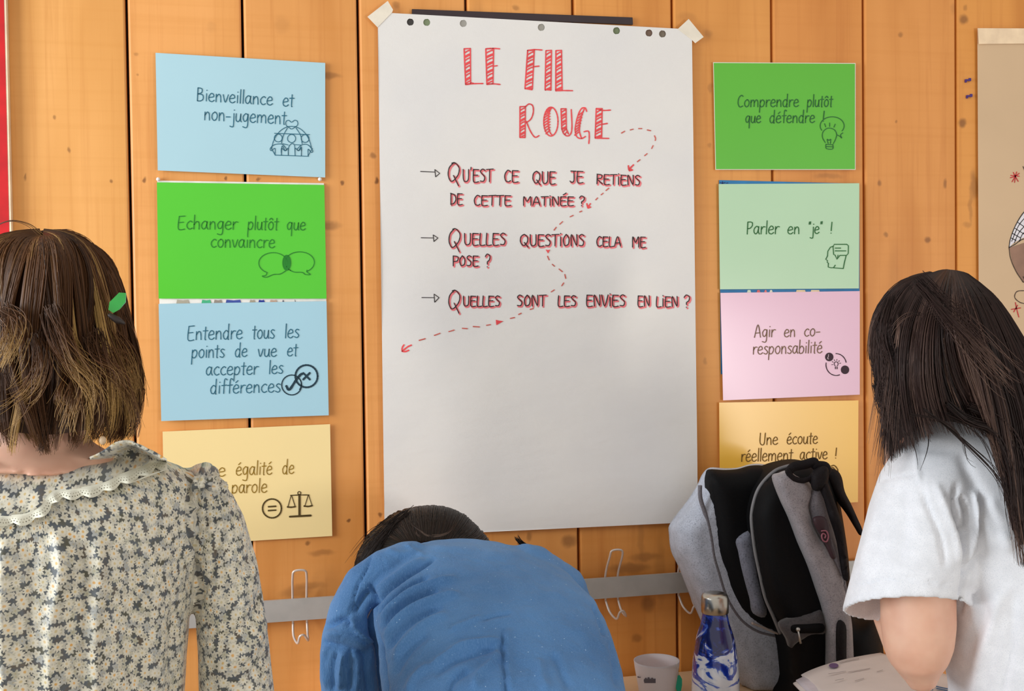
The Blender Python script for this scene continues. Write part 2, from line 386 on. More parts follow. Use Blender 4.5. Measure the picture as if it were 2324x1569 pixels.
wall = mesh_obj('wall_back', [(X[0], .024, ZB), (X[-1], .024, ZB), (X[-1], .024, ZT), (X[0], .024, ZT), (X[0], .09, ZB), (X[-1], .09, ZB), (X[-1], .09, ZT), (X[0], .09, ZT)],
                [(0, 1, 2, 3), (7, 6, 5, 4), (1, 5, 6, 2), (4, 0, 3, 7), (3, 2, 6, 7), (4, 5, 1, 0)], mat('wall_dark', (52, 26, 12), .9))
wall['kind'] = 'structure'
for i in range(len(X) - 1):
    a, b = X[i] + .0018, X[i + 1] - .0026
    dz = [0.0, .0012, 0, .0015, .0002, .0012, .0, .001, .0, .0014, .0003, .0016, 0, .001, 0, .001][i]
    # section across the plank: rounded left arris catches the light, shallow rebate on the right
    prof = [(a, .020), (a, .0040 + dz), (a + .0012, .0014 + dz), (a + .0042, dz), (b - .003, dz), (b - .0006, .0012 + dz), (b, .004 + dz), (b, .020)]
    V = [(x, y, z) for z in (ZB, ZT) for x, y in prof]; n = len(prof)
    Fc = [(k, k + 1, k + 1 + n, k + n) for k in range(n - 1)] + [(n - 1, 0, n, 2 * n - 1)] + [tuple(range(n))[::-1], tuple(range(n, 2 * n))]
    def inpl(k): x = P(k[0], k[1], 0).x; return X[i] < x < X[i + 1]
    ks = []; st = []
    for src, dst in ((KN, ks), (STAIN, st)):
        for k in src:
            if inpl(k): p = P(k[0], k[1], 0); m_ = pxm(k[0], k[1], 0); dst.append((p.x, p.z, k[2] * m_ * 1.25, k[3] * m_ * 1.25, k[4] * (.9 if src is KN else 1.5)))
    o = mesh_obj('plank', V, Fc, wood_mat('pine_%d' % i, (tints[i][0], tints[i][1] * .99, tints[i][2] * (.90 if i < 7 else .94)), ks, i * 1.37 + 1, st), wall)
fl = MB(); fl.box((X[0], -4.2, -.05), (X[-1], .09, 0)); o = fl.obj('floor', mat('floor_lino', (150, 140, 128), .5), None, False); o['kind'] = 'structure'

# red panel at the left edge of the wall
rp = MB(); xr0, xr1 = P(14, 0, -.016), P(20, 490, -.016)
rp.box((X[0] + .1, -.018, 1.1), (xr1.x + .0005, -.001, 2.4))
red = tag(rp.obj('red_panel', mat('red_paint', (204, 20, 28), .45), None, False), 'tall red panel on the wall at the far left edge', 'panel')
ed = MB(); ed.box((xr1.x + .0005, -.0175, 1.1), (xr1.x + .0035, -.001, 2.4)); ed.obj('lit_edge', mat('lit_edge_cream', (250, 226, 196), .5), red, False)  # lit edge of the plank, put in as a pale cream strip

# ------------------------------------------------------------------ paper cards on the wall
def sheet(name, c, yf, m, parent=None, holes=(), step=34, thick=.0004):
    """Paper sheet from its four corners in the photo (TL, TR, BR, BL) lying at depth yf."""
    def bl(u, v):
        a = np.array(c, float); return (a[0] * (1 - u) + a[1] * u) * (1 - v) + (a[3] * (1 - u) + a[2] * u) * v
    W_ = np.hypot(*(np.array(c[1]) - c[0])); H_ = np.hypot(*(np.array(c[3]) - c[0])); nu, nv = max(2, int(W_ / step)), max(2, int(H_ / step))
    if not holes:
        V = []; Fc = []
        for j in range(nv + 1):
            for i in range(nu + 1): q = bl(i / nu, j / nv); V.append(P(q[0], q[1], yf(*q)))
        for j in range(nv):
            for i in range(nu): a = j * (nu + 1) + i; Fc.append((a, a + nu + 1, a + nu + 2, a + 1))
    else:
        pts = [tuple(bl(i / nu, j / nv)) for j in range(nv + 1) for i in range(nu + 1)]; hl = []
        pts = [p for p in pts if all(math.hypot(p[0] - h[0], p[1] - h[1]) > h[2] * 1.6 for h in holes)]
        for h in holes: hl += circ(h[0], h[1], h[2], h[2] * 1.06, n=24)[:-1]
        V2, _, F2, _, _, _ = delaunay_2d_cdt([Vector(p) for p in pts + hl], [], [], 0, 1e-4)
        V = [P(v[0], v[1], yf(v[0], v[1])) for v in V2]; Fc = []
        for f in F2:
            cx = sum(V2[i][0] for i in f) / 3; cy = sum(V2[i][1] for i in f) / 3
            if any(math.hypot(cx - h[0], cy - h[1]) < h[2] * .96 for h in holes): continue
            Fc.append(tuple(f)[::-1] )
    o = mesh_obj(name, V, Fc, m, parent, False)
    bm = bmesh.new(); bm.from_mesh(o.data); bmesh.ops.recalc_face_normals(bm, faces=bm.faces)
    if sum(f.normal.y for f in bm.faces) > 0: bmesh.ops.reverse_faces(bm, faces=bm.faces)
    r = bmesh.ops.extrude_face_region(bm, geom=bm.faces[:]); vs = [g for g in r['geom'] if isinstance(g, bmesh.types.BMVert)]
    bmesh.ops.translate(bm, verts=vs, vec=(0, -thick, 0)); bm.to_mesh(o.data); bm.free(); o.data.update()
    if len(o.data.polygons) < 9000: o.data.polygons.foreach_set('use_smooth', [abs(p.normal.y) > .8 for p in o.data.polygons]); o.data.set_sharp_from_angle(angle=.6)
    return o
def flat(y): return lambda a, b: y
def bow(y, cx, cy, k=2.2e-8, tw=0.0): return lambda a, b: y - k * ((a - cx) ** 2) * 1.0 - tw * (a - cx) * (b - cy)
def card_mat(name, c, rough=.42, coat=.35, crough=.22): return mat(name, c, rough, 0, .012, 3, .05, 60, coat, Coat_Roughness=crough)
z1 = (340, 100), 2.7045; z2 = (340, 660), 2.6151; z5 = (1600, 120), 3.0185; z6 = (1600, 630), 2.8527
ink_teal = mat('ink_teal', (30, 96, 118), .7); ink_green = mat('ink_green', (24, 124, 30), .7); ink_gold = mat('ink_gold', (146, 112, 10), .7)
ink_moss = mat('ink_moss', (36, 104, 48), .7); ink_brown = mat('ink_brown', (132, 104, 80), .7); ink_umber = mat('ink_umber', (116, 82, 14), .7)
ink_black = mat('ink_black', (24, 22, 24), .6); ink_navy = mat('ink_navy', (12, 50, 66), .6); ink_plum = mat('ink_plum', (48, 12, 34), .6); ink_bronze = mat('ink_bronze', (76, 58, 6), .6)
def words(z, lst, wd=2.1):
    (ox, oy), s_ = z; out = []
    for (wrd, x0, x1, y0, y1, xh) in lst: out += glyphs(wrd, G, ox + x0 / s_, ox + x1 / s_, oy + y0 / s_, oy + y1 / s_, xh / s_, .05)
    return out
def zs(z, lst):
    zf = zoomed(*z); out = []
    for st in lst:
        out.append((st[0], zf(st[1])) if isinstance(st, tuple) else zf(st))
    return out
def card(label, corners, yf, m, z, wl, inkm, icons=None, iconm=None, icw=2.0, fil=None, group='guideline cards on the planks', border=None, wd=2.1, smooth_icon=True):
    c = sheet('guideline_card', corners, yf, m); tag(c, label, 'card', group)
    face = lambda a, b: yf(a, b) - .0004
    ink('lettering', words(z, wl, wd), wd, inkm, c, face)
    if icons: ink('icon', zs(z, icons), icw, iconm or inkm, c, face, smooth=smooth_icon)
    if fil: fills('icon_fill', [zoomed(*z)(f) for f in fil], iconm or inkm, c, face)
    if border:
        cx = sum(p[0] for p in corners) / 4; cy = sum(p[1] for p in corners) / 4
        bc = [(p[0] + border * (1 if p[0] > cx else -1), p[1] + border * (1 if p[1] > cy else -1)) for p in corners]
        sheet('laminate_border', bc, lambda a, b: yf(a, b) + .0005, card_mat('laminate', (232, 232, 214)), c)
    return c
skyb = card_mat('card_blue', (176, 214, 226)); skyb2 = card_mat('card_blue_low', (168, 210, 226))
# 1: blue, globe and people
ic = [circ(870, 670, 124, 165, 190, 350, 16), circ(788, 577, 24), circ(870, 580, 25), circ(953, 580, 24),
      [(868, 522), (838, 500), (836, 476), (852, 468), (870, 480), (888, 468), (905, 474), (906, 498), (872, 522)],
      [(845, 515), (820, 560), (808, 610)], [(897, 515), (925, 560), (935, 612)], [(765, 548), (980, 556)], [(815, 612), (850, 620)], [(893, 618), (930, 620)]]
icl = [[(768, 680), (768, 640), (745, 655), (740, 640), (765, 618), (810, 615), (838, 645), (828, 655), (808, 640), (808, 680)],
       [(808, 682), (812, 625), (832, 655), (848, 640), (850, 682)], [(850, 682), (852, 635), (870, 612), (888, 622), (892, 684)],
       [(892, 684), (893, 640), (912, 655), (930, 630), (930, 686)], [(930, 686), (930, 640), (915, 655), (905, 645), (935, 618), (972, 620), (1000, 655), (990, 665), (972, 645), (972, 688)], [(768, 682), (975, 689)], [(972, 685), (998, 640)], [(745, 640), (770, 682)]]
card('pale blue card with globe-and-people icon, top of the left column', [(353, 120), (738, 143), (738, 403), (358, 387)], bow(-.0045, 545, 260, 3e-8), skyb, z1,
     [('Bienveillance', 285, 757, 348, 376, 50), ('et', 812, 885, 381, 384, 50), ('non-jugement', 330, 838, 466, 493, 52)], ink_teal,
     [s_ for s_ in ic] + [(1.6, s_) for s_ in icl], ink_teal, 1.6)
# sheets behind the green card
bs = tag(sheet('backing_sheet', [(357, 410), (735, 416), (741, 700), (362, 700)], flat(-.0025), mat('white_paper', (236, 232, 226), .6)), 'white printed sheet peeping out between the left green and lower blue cards', 'paper', None)
for px in (359, 726): t_ = MB(); t_.ball(P(px, 407, -.004), .0035, 10); t_.obj('white_tack', mat('tack', (240, 236, 232), .4), bs)
cols = [((176, 168, 150), 400, 430), ((70, 180, 130), 457, 480), ((150, 140, 130), 485, 505), ((60, 80, 160), 512, 548), ((170, 160, 140), 566, 580), ((40, 60, 150), 586, 602), ((200, 170, 150), 612, 630), ((90, 90, 110), 640, 646), ((90, 90, 110), 668, 672)]
for i, (c_, a, b) in enumerate(cols):
    fills('printed_doodle', [[(a, 690), (a + 2, 680.5), ((a + b) / 2, 682), (b - 3, 680.5), (b, 690)]], mat('dood%d' % i, c_, .7), bs, flat(-.0030))
# 2: green, speech bubbles
ic = [circ(757, 1345, 88, 64, -62, 40, 14) [:1] and circ(757, 1345, 88, 64, 118, 388, 26), [(720, 1402), (712, 1420), (690, 1425), (715, 1432), (760, 1415), (800, 1412), (835, 1392)],
      circ(920, 1340, 90, 64, -232, 62, 26), [(850, 1382), (885, 1400), (935, 1402), (955, 1415), (985, 1415), (965, 1400), (965, 1388)], circ(840, 1343, 24, 46), ]
card('bright green card with two overlapping speech bubbles, second down on the left', [(356, 414), (736, 420), (741, 678), (360, 678)], bow(-.0048, 545, 540, 2e-8), card_mat('card_green', (84, 204, 44)), z1,
     [('Echanger', 168, 540, 1136, 1139, 50), ('plutôt', 598, 790, 1140, 1142, 50), ('que', 838, 958, 1142, 1143, 48), ('convaincre', 370, 770, 1248, 1252, 50)], ink_green, ic, ink_green, 1.8,
     fil=[circ(840, 1343, 23, 45)[:-1]])
# 3: blue, tick and cross
ic = [(4.2, circ(930, 508, 66)), (2.6, circ(842, 560, 59)), (4.4, [(910, 488), (950, 528)]), (4.4, [(950, 488), (910, 528)]), (5.5, [(810, 566), (828, 588), (862, 540), (893, 500), (905, 494)]), (2.2, circ(853, 555, 46, 50, -40, 40, 8))]
card('pale blue card with tick and cross circles, third down on the left', [(360, 690), (741, 684), (746, 943), (366, 956)], bow(-.0055, 550, 820, 3e-8), skyb2, z2,
     [('Entendre', 220, 552, 293, 286, 52), ('tous', 606, 742, 286, 283, 52), ('les', 798, 888, 282, 278, 50), ('points', 245, 445, 400, 396, 50), ('de', 502, 580, 394, 391, 48), ('vue', 638, 755, 393, 391, 48), ('et', 812, 878, 389, 387, 48),
      ('accepter', 330, 645, 503, 497, 50), ('les', 703, 793, 495, 491, 48), ('différences', 355, 778, 613, 602, 50)], ink_teal, ic, ink_navy, 3)
# 4: cream yellow, equals and scales
ic = [(3.4, circ(725, 1293, 56)), (3.4, [(703, 1283), (748, 1280)]), (3.4, [(703, 1306), (748, 1303)]), (5.5, [(888, 1212), (888, 1335)]), (4.5, [(830, 1342), (955, 1335)]), (2.4, [(835, 1216), (888, 1213), (945, 1213)]),
      (2, circ(887, 1202, 9)), (1.8, [(838, 1218), (820, 1282)]), (1.8, [(842, 1218), (862, 1280)]), (1.8, [(940, 1215), (920, 1278)]), (1.8, [(943, 1215), (962, 1274)]),
      (3.5, [(816, 1284), (838, 1286), (864, 1282)]), (3.5, [(915, 1279), (940, 1281), (964, 1276)])]
card('cream yellow card with equals sign and balance scales, bottom of the left column', [(369, 980), (749, 963), (754, 1217), (374, 1240)], bow(-.0042, 560, 1100, 3e-8), card_mat('card_cream', (250, 224, 160)), z2,
     [('Une', 288, 452, 1106, 1102, 50), ('égalité', 508, 728, 1097, 1091, 50), ('de', 783, 858, 1089, 1086, 50), ('parole', 483, 698, 1203, 1198, 50)], ink_gold, ic, ink_bronze, 3)
# right column
ic = [circ(872, 500, 82, 62, 150, 395, 24), [(905, 562), (925, 572), (938, 585), (930, 562), (945, 548)], [(825, 615), (806, 580), (808, 545), (832, 520), (860, 516), (890, 530), (903, 560), (895, 592), (880, 622)], [(830, 625), (832, 655), (875, 658), (877, 628)],
      [(832, 628), (877, 630)], [(845, 622), (838, 592), (850, 600), (862, 592), (860, 622)], [(820, 485), (828, 508)], [(855, 480), (855, 505)], [(893, 488), (884, 510)], [(832, 642), (876, 644)]]
card('grass green card with light bulb in a bubble, top of the right column', [(1620, 143), (1940, 145), (1940, 384), (1625, 384)], bow(-.0045, 1780, 260, 4e-8), card_mat('card_grass', (92, 188, 44)), z5,
     [('Comprendre', 220, 645, 371, 369, 50), ('plutôt', 698, 876, 370, 369, 50), ('que', 275, 385, 480, 479, 48), ('défendre', 440, 755, 480, 478, 50), ('!', 790, 838, 470, 470, 42)], ink_moss, ic, ink_moss, 1.8, border=1.6)
bp = tag(sheet('blue_poster', [(1632, 409), (1950, 417), (1951, 800), (1636, 850)], flat(-.0022), mat('poster_blue', (26, 122, 180), .5)), 'blue edged poster showing behind the mint and pink cards', 'poster')
ink('poster_mark', [[(1634, 414), (1640, 416), (1646, 414)], [(1640, 412), (1640, 419)], [(1649, 416), (1652, 415)]], 1.6, mat('pm', (20, 40, 110), .6), bp, flat(-.0026))
for i, (c_, a, b) in enumerate([((220, 235, 210), 1694, 1706), ((236, 120, 120), 1716, 1727), ((240, 130, 130), 1733, 1742), ((240, 216, 170), 1805, 1830), ((250, 220, 180), 1838, 1862), ((230, 230, 210), 1745, 1755)]):
    fills('printed_doodle', [[(a, 668), (a + 3, 658.5), (b - 3, 658.5), (b, 668)]], mat('dr%d' % i, c_, .7), bp, flat(-.0026))
ic = [[(880, 1325), (860, 1332), (842, 1360), (840, 1392), (828, 1415), (840, 1424), (838, 1435), (846, 1442), (845, 1468), (865, 1474), (882, 1472), (893, 1455)], [(882, 1474), (948, 1478)], [(948, 1478), (955, 1440), (967, 1392)],
      [(912, 1386), (904, 1414), (892, 1386), (882, 1382), (878, 1330), (886, 1312), (972, 1312), (983, 1322), (982, 1375), (970, 1388), (925, 1388), (904, 1414)], [(892, 1338), (930, 1338)], [(892, 1357), (966, 1357)]]
card('pale mint card with head outline icon, second down on the right', [(1631, 418), (1950, 416), (1949, 655), (1634, 657)], bow(-.0048, 1790, 540, 5e-8), card_mat('card_mint', (186, 222, 184)), z5,
     [('Parler', 283, 510, 1243, 1241, 54), ('en', 563, 652, 1242, 1240, 50), ('"je"', 706, 806, 1240, 1238, 48), ('!', 848, 885, 1238, 1238, 46)], ink_moss, ic, ink_moss, 2.0, smooth_icon=False)
ic = [(2, circ(848, 565, 68, 72, -90, -12, 12)), (2, circ(850, 565, 66, 70, 70, 190, 14)), (1.6, circ(850, 560, 13, 14, 120, 420, 10)), (2, [(845, 578), (845, 592)]), (2, [(856, 578), (856, 592)])] + \
     [(1.4, [(850 + 22 * math.cos(a), 560 + 22 * math.sin(a)), (850 + 30 * math.cos(a), 560 + 30 * math.sin(a))]) for a in [math.radians(k) for k in (-150, -115, -80, -45, -10, 170)]]
pk = card('pink card with two people joined by a ring, third down on the right', [(1635, 665), (1951, 661), (1951, 896), (1641, 909)], bow(-.0055, 1790, 780, 6e-8), card_mat('card_pink', (232, 184, 208), .4, .6, .2), z6,
     [('Agir', 318, 457, 389, 385, 50), ('en', 510, 588, 386, 384, 48), ('co-', 640, 748, 382, 378, 48), ('responsabilité', 308, 762, 498, 489, 50)], ink_brown, ic, ink_plum, 2,
     fil=[circ(805, 515, 27, 28, n=16)[:-1], circ(907, 598, 27, 28, n=16)[:-1]], smooth_icon=False)
ink('icon_detail', [zoomed(*z6)(s_) for cx, cy in ((805, 513), (907, 596)) for s_ in (circ(cx, cy - 9, 6, 7, n=8), [(cx - 12, cy + 14), (cx - 7, cy + 1), (cx + 7, cy + 1), (cx + 12, cy + 14), (cx - 12, cy + 14)])], 1.3, mat('pinkline', (240, 214, 224), .6), pk, lambda a, b: -.0063)
ic = [[(818, 1222), (838, 1218), (858, 1240), (862, 1262)], [(812, 1236), (830, 1232), (846, 1250)]]
card('orange yellow card partly behind the grey backpack, bottom of the right column', [(1632, 914), (1948, 909), (1947, 1140), (1634, 1160)], bow(-.0042, 1790, 1030, 6e-8), card_mat('card_orange', (252, 196, 74), .4, .5, .2), z6,
     [('Une', 350, 475, 1085, 1082, 48), ('écoute', 528, 732, 1080, 1076, 48), ('réellement', 232, 570, 1193, 1186, 50), ('active', 613, 795, 1180, 1176, 48), ('!', 830, 868, 1172, 1172, 40)], ink_umber, ic, ink_umber, 2.6)

# ------------------------------------------------------------------ flip chart sheet
def fy(a, b):
    e = max(0, (b - 1100) / 110)
    return -.0085 - .0022 * math.sin(a * .0085 + b * .0011) * min(1, max(0, (b - 60) / 300)) - .0012 * math.sin(b * .012 + a * .004) - .004 * e * e * .5
HL = [(820 + x / 2.905, y / 2.905, 7.8) for x, y in ((323, 146), (431, 148), (672, 155), (1186, 181), (1682, 203), (1896, 218), (1985, 224))]
FC = [(857, 28), (1570, 67), (1584, 1185), (873, 1219)]
tp = NT('chart_paper'); gp = tp.n('ShaderNodeNewGeometry').outputs['Position']
tp.l(tp.ramp(tp.noise(gp, 5, 3), [(.3, (229, 226, 224)), (.7, (236, 232, 227))]), tp.b.inputs['Base Color']); tp.setb(Roughness=.55)
tp.bump(tp.math('ADD', tp.noise(tp.scaled(gp, (9, 1, 26)), 1, 4, .6), tp.math('MULTIPLY', tp.noise(gp, 700, 2), .12)), .35, .0035)
fc = tag(sheet('flip_chart_sheet', FC, fy, tp.m, None, HL, 26, .0005), 'large white flip chart sheet with red LE FIL ROUGE title in the middle', 'flip chart')
hc = [(62, 58, 56), (120, 132, 100), (168, 164, 156), (170, 166, 156), (126, 138, 104), (120, 98, 84), (136, 124, 108)]
for i, (h, c_) in enumerate(zip(HL, hc)):
    fills('punched_hole', [circ(h[0], h[1], 9.5, n=20)[:-1]], mat('hole%d' % i, c_, .8), fc, lambda a, b: -.0060)
redm = mat('marker_red', (236, 76, 80), .6); redl = mat('marker_rose', (238, 122, 128), .6)
A3 = (820, 0), 2.905; z3 = zoomed(*A3)
def hatch(poly, n, dx, dy):               # diagonal stripes of a hatched stem: left edge pts -> right edge pts
    (xl0, yt), (xr0, _), (xr1, yb), (xl1, _) = poly; out = []
    for i in range(n):
        t0 = (i + .3) / n; y = yt + (yb - yt) * t0; xl = xl0 + (xl1 - xl0) * t0; xr = xr0 + (xr1 - xr0) * t0; h = (yb - yt) / n * .85
        out.append([(xl, min(y + h, yb)), ((xl + xr) / 2, y + h * .35), (xr, max(y - h * .05, yt))]); 
        if i % 2: out.append([(xl, min(y + h + 5, yb)), (xr, y + 5)])
    return out
T = []
def stem(a, b, c, d, n): T.extend([[a, b], [b, c], [c, d], [d, a]]); T.extend(hatch((a, b, c, d), n, 0, 0))
stem((678, 322), (719, 320), (721, 550), (688, 556), 9); T.append([(688, 558), (740, 552), (802, 551)]); T.append([(720, 545), (740, 550)])
stem((821, 322), (872, 320), (868, 552), (828, 556), 9); T += [[(825, 321), (870, 319), (912, 322)], [(870, 437), (896, 433)], [(828, 557), (870, 553), (915, 557)]]
stem((1097, 333), (1140, 332), (1128, 586), (1079, 582), 10); T += [[(1095, 333), (1140, 327), (1192, 330)], [(1135, 440), (1172, 436)], [(1080, 584), (1126, 592)]]
stem((1217, 334), (1254, 332), (1250, 594), (1212, 590), 10)
stem((1283, 334), (1320, 332), (1324, 592), (1282, 598), 10); T.append([(1282, 599), (1330, 597), (1393, 598)])
stem((1046, 704), (1082, 702), (1080, 907), (1046, 906), 9); T += [[(1080, 706), (1105, 686), (1130, 698), (1134, 740), (1118, 785), (1082, 812)], [(1088, 800), (1115, 865), (1145, 905), (1172, 894)]]
T += [circ(1250, 802, 47, 95), circ(1262, 800, 30, 90, 100, 260, 14)]
for i in range(9): y = 725 + i * 18; xl = 1250 - 46 * math.sqrt(max(0, 1 - ((y - 802) / 95) ** 2)); T.append([(xl, y + 14), (1244, y - 12)])
stem((1317, 718), (1350, 717), (1352, 850), (1322, 850), 6); T += [[(1322, 850), (1335, 882), (1360, 897), (1382, 880), (1389, 830), (1384, 722)], [(1352, 850), (1366, 884)]]; T += [[(1328, 870), (1352, 850)], [(1340, 888), (1356, 868)]]
T += [[(1486, 735), (1476, 712), (1450, 718), (1426, 770), (1410, 850), (1420, 900), (1450, 914), (1478, 900)], [(1470, 718), (1448, 780), (1438, 860), (1452, 912)], [(1468, 869), (1498, 866), (1503, 905), (1500, 947)]]
for i in range(8): y = 745 + i * 19; xl = 1440 - i * 4; T.append([(xl - 5, y + 14), (xl + 22, y - 8)])
stem((1549, 716), (1588, 716), (1584, 908), (1542, 908), 8); T += [[(1549, 716), (1590, 728), (1643, 726)], [(1588, 820), (1622, 814)], [(1542, 911), (1632, 913)]]
fpaper = lambda a, b: fy(a, b) - .0005
ink('title_lettering', [z3(s_) for s_ in T], 3.0, redm, fc, fpaper, smooth=True, off=.0006)
A4 = (900, 340), 3.2686; z4 = zoomed(*A4)
WL = [("U'EST", 487, 718, 237, 237, 94), ('CE', 793, 908, 238, 238, 86), ('QUE', 1005, 1182, 250, 252, 92), ('JE', 1280, 1388, 242, 243, 86), ('RETIENS', 1478, 1812, 253, 264, 74),
      ('DE', 395, 492, 405, 405, 82), ('CETTE', 568, 852, 412, 412, 74), ('MATINÉE', 935, 1318, 413, 413, 66), ('?', 1350, 1398, 415, 415, 72),
      ('UELLES', 497, 815, 706, 706, 88), ('QUESTIONS', 912, 1398, 713, 714, 86), ('CELA', 1478, 1668, 716, 716, 72), ('ME', 1745, 1850, 723, 723, 78), ('POSE', 412, 610, 862, 862, 76), ('?', 652, 698, 870, 870, 96),
      ('UELLES', 490, 772, 1160, 1160, 76), ('SONT', 888, 1112, 1160, 1160, 82), ('LES', 1193, 1337, 1160, 1160, 78), ('ENVIES', 1403, 1702, 1160, 1160, 84), ('EN', 1785, 1882, 1162, 1162, 80), ('LIEN', 1923, 2090, 1164, 1164, 76), ('?', 2126, 2180, 1170, 1170, 92)]
S = []
for wrd, x0, x1, y0, y1, h in WL: S += glyphs(wrd, K, A4[0][0] + x0 / A4[1], A4[0][0] + x1 / A4[1], A4[0][1] + y0 / A4[1], A4[0][1] + y1 / A4[1], h / A4[1])
for x0, y0 in ((384, 95), (390, 585), (388, 1042)):
    S += [z4(s_) for s_ in ([(x0 + 40, y0), (x0 + 6, y0 + 40), (x0, y0 + 100), (x0 + 25, y0 + 140), (x0 + 70, y0 + 95), (x0 + 80, y0 + 40), (x0 + 50, y0 + 2), (x0 + 25, y0 + 5)], [(x0 + 38, y0 + 95), (x0 + 75, y0 + 172)])]
    # 'big initial' tail
ink('question_shadow', [(4.4, [(x + 2.3, y + 2.4) for x, y in s_]) for s_ in S], 4.4, redl, fc, fpaper, off=.0004)
AR = []
for (a, b), tri in ((((178, 161), (285, 166)), [(284, 147), (320, 175), (290, 201), (284, 147)]), (((182, 653), (275, 655)), [(272, 632), (307, 655), (277, 681), (272, 632)]), (((187, 1097), (280, 1098)), [(278, 1071), (315, 1098), (283, 1132), (278, 1071)])):
    AR += [[z4([a])[0], z4([b])[0]]] + [[p, q] for p, q in zip(z4(tri)[:-1], z4(tri)[1:])]
ink('question_lettering', S, 2.1, mat('marker_black', (40, 30, 30), .6), fc, fpaper, off=.0008)
ink('bullet_arrow', AR, 1.7, mat('marker_black', (44, 38, 38), .6), fc, fpaper, smooth=False, off=.0008)
D3 = [[(1715, 878), (1737, 865)], [(1773, 857), (1793, 852)], [(1828, 848), (1850, 848)], [(1885, 857), (1908, 862)], [(1933, 895), (1940, 912), (1938, 927)], [(1924, 960), (1914, 980)], [(1885, 1013), (1868, 1027)], [(1838, 1053), (1820, 1067)]]
D4 = [[(1575, 285), (1553, 303)], [(1533, 322), (1517, 335)], [(1492, 357), (1478, 372)], [(1375, 455), (1358, 462)], [(1310, 487), (1287, 498)], [(1232, 533), (1210, 553)], [(1185, 575), (1168, 597)], [(1120, 790), (1132, 818)], [(1155, 850), (1172, 865)],
      [(1205, 885), (1230, 905)], [(1248, 925), (1255, 955)], [(1240, 988), (1225, 1010)], [(1170, 1040), (1147, 1055)], [(1015, 1178), (990, 1185)], [(925, 1213), (905, 1223)], [(875, 1245), (843, 1252)], [(697, 1298), (667, 1303)], [(615, 1315), (568, 1312)],
      [(525, 1328), (487, 1325)], [(427, 1338), (387, 1350)], [(323, 1362), (280, 1378)], [(213, 1402), (167, 1415)]]
ink('dashed_line', [z3(s_) for s_ in D3] + [z4(s_) for s_ in D4], 2.5, mat('marker_dash', (206, 96, 84), .6), fc, fpaper, off=.0007)
AH = [[(110, 1450), (80, 1464), (45, 1494)], [(55, 1448), (42, 1470), (42, 1496)], [(42, 1496), (65, 1498), (90, 1488)], [(1720, 118), (1722, 140), (1728, 156)], [(1728, 156), (1750, 150)], [(1758, 112), (1738, 132), (1724, 150)], [(1412, 400), (1415, 415), (1420, 432)], [(1420, 432), (1440, 425)], [(1438, 400), (1422, 425)]]
ink('arrow_head', [z4(s_) for s_ in AH], 3.4, redm, fc, fpaper, off=.0007)
fills('arrow_tip', [z4(t_) for t_ in ([(1722, 125), (1730, 155), (1752, 148)], [(1410, 402), (1420, 434), (1441, 425), (1428, 416)], [(1106, 740), (1124, 770), (1140, 741), (1122, 745)], [(736, 1262), (740, 1302), (792, 1272), (760, 1268)])], redm, fc, fpaper, off=.0009)
tpm = mat('masking_tape', (236, 226, 208), .55, 0, .03, 40, .1, 300)
for c_ in ([(834, 38), (880, 2), (892, 22), (890, 28), (857, 62)], [(1538, 66), (1563, 43), (1597, 84), (1578, 98), (1570, 90)]):
    V = [P(x, y, fy(x, y) - .0013) for x, y in c_]; n = len(V); V += [v + Vector((0, .0006, 0)) for v in V]
    mesh_obj('tape', V, [tuple(range(n))[::-1], tuple(range(n, 2 * n))] + [(i, (i + 1) % n, (i + 1) % n + n, i + n) for i in range(n)], tpm, fc)
bar = MB()
a, b, c_, d = P(935, 21, -.004), P(1435, 40, -.004), P(1436, 56, -.004), P(935, 36, -.004)
q = [a, b, c_, d]; bar.add([v + Vector((0, -.0016, 0)) for v in q] + [v + Vector((0, .0035, 0)) for v in q], [(3, 2, 1, 0), (4, 5, 6, 7), (0, 1, 5, 4), (1, 2, 6, 5), (2, 3, 7, 6), (3, 0, 4, 7)])
tag(bar.obj('hanging_strip', mat('strip_black', (50, 36, 40), .5), None, False), 'thin black strip behind the top edge of the flip chart sheet', 'strip')

# large drawn poster at the right edge
dp = tag(sheet('drawing_poster', [(2218, 64), (2620, 66), (2620, 900), (2222, 830)], lambda a, b: -.004 - .001 * math.sin(a * .02), mat('poster_kraft', (216, 184, 146), .5, 0, .02, 4)), 'beige paper poster with red stars and drawn figure at right edge', 'poster')
sheet('top_highlight', [(2219, 64), (2620, 66), (2620, 96), (2221, 100)], lambda a, b: -.0075, mat('poster_highlight', (244, 214, 178), .5), dp)  # highlight along the poster's top edge, painted as a paler band
dyf = lambda a, b: -.0056
zp = zoomed((1950, 0), 2.064)
ink('red_star', [zp(s_) for s_ in ([(708, 833), (730, 826), (750, 812)], [(722, 808), (732, 828), (745, 850)], [(716, 852), (730, 828), (738, 806)], [(710, 822), (750, 826)], [(712, 1450), (756, 1443)], [(732, 1418), (738, 1448), (748, 1486)], [(724, 1462), (742, 1430)], [(728, 855), (732, 828)])], 2.2, mat('star_red', (196, 44, 46), .6), dp, dyf, off=.0002)
fills('drawn_face', [[(2291, 562), (2296, 590), (2306, 615), (2322, 640), (2360, 650), (2360, 540)]], mat('drawn_skin', (156, 120, 100), .7), dp, dyf, off=0)
fills('drawn_cap', [[(2290, 562), (2294, 540), (2306, 510), (2326, 480), (2360, 460), (2360, 536), (2322, 540), (2300, 552)]], mat('drawn_white', (232, 228, 234), .7), dp, dyf, off=.0001)
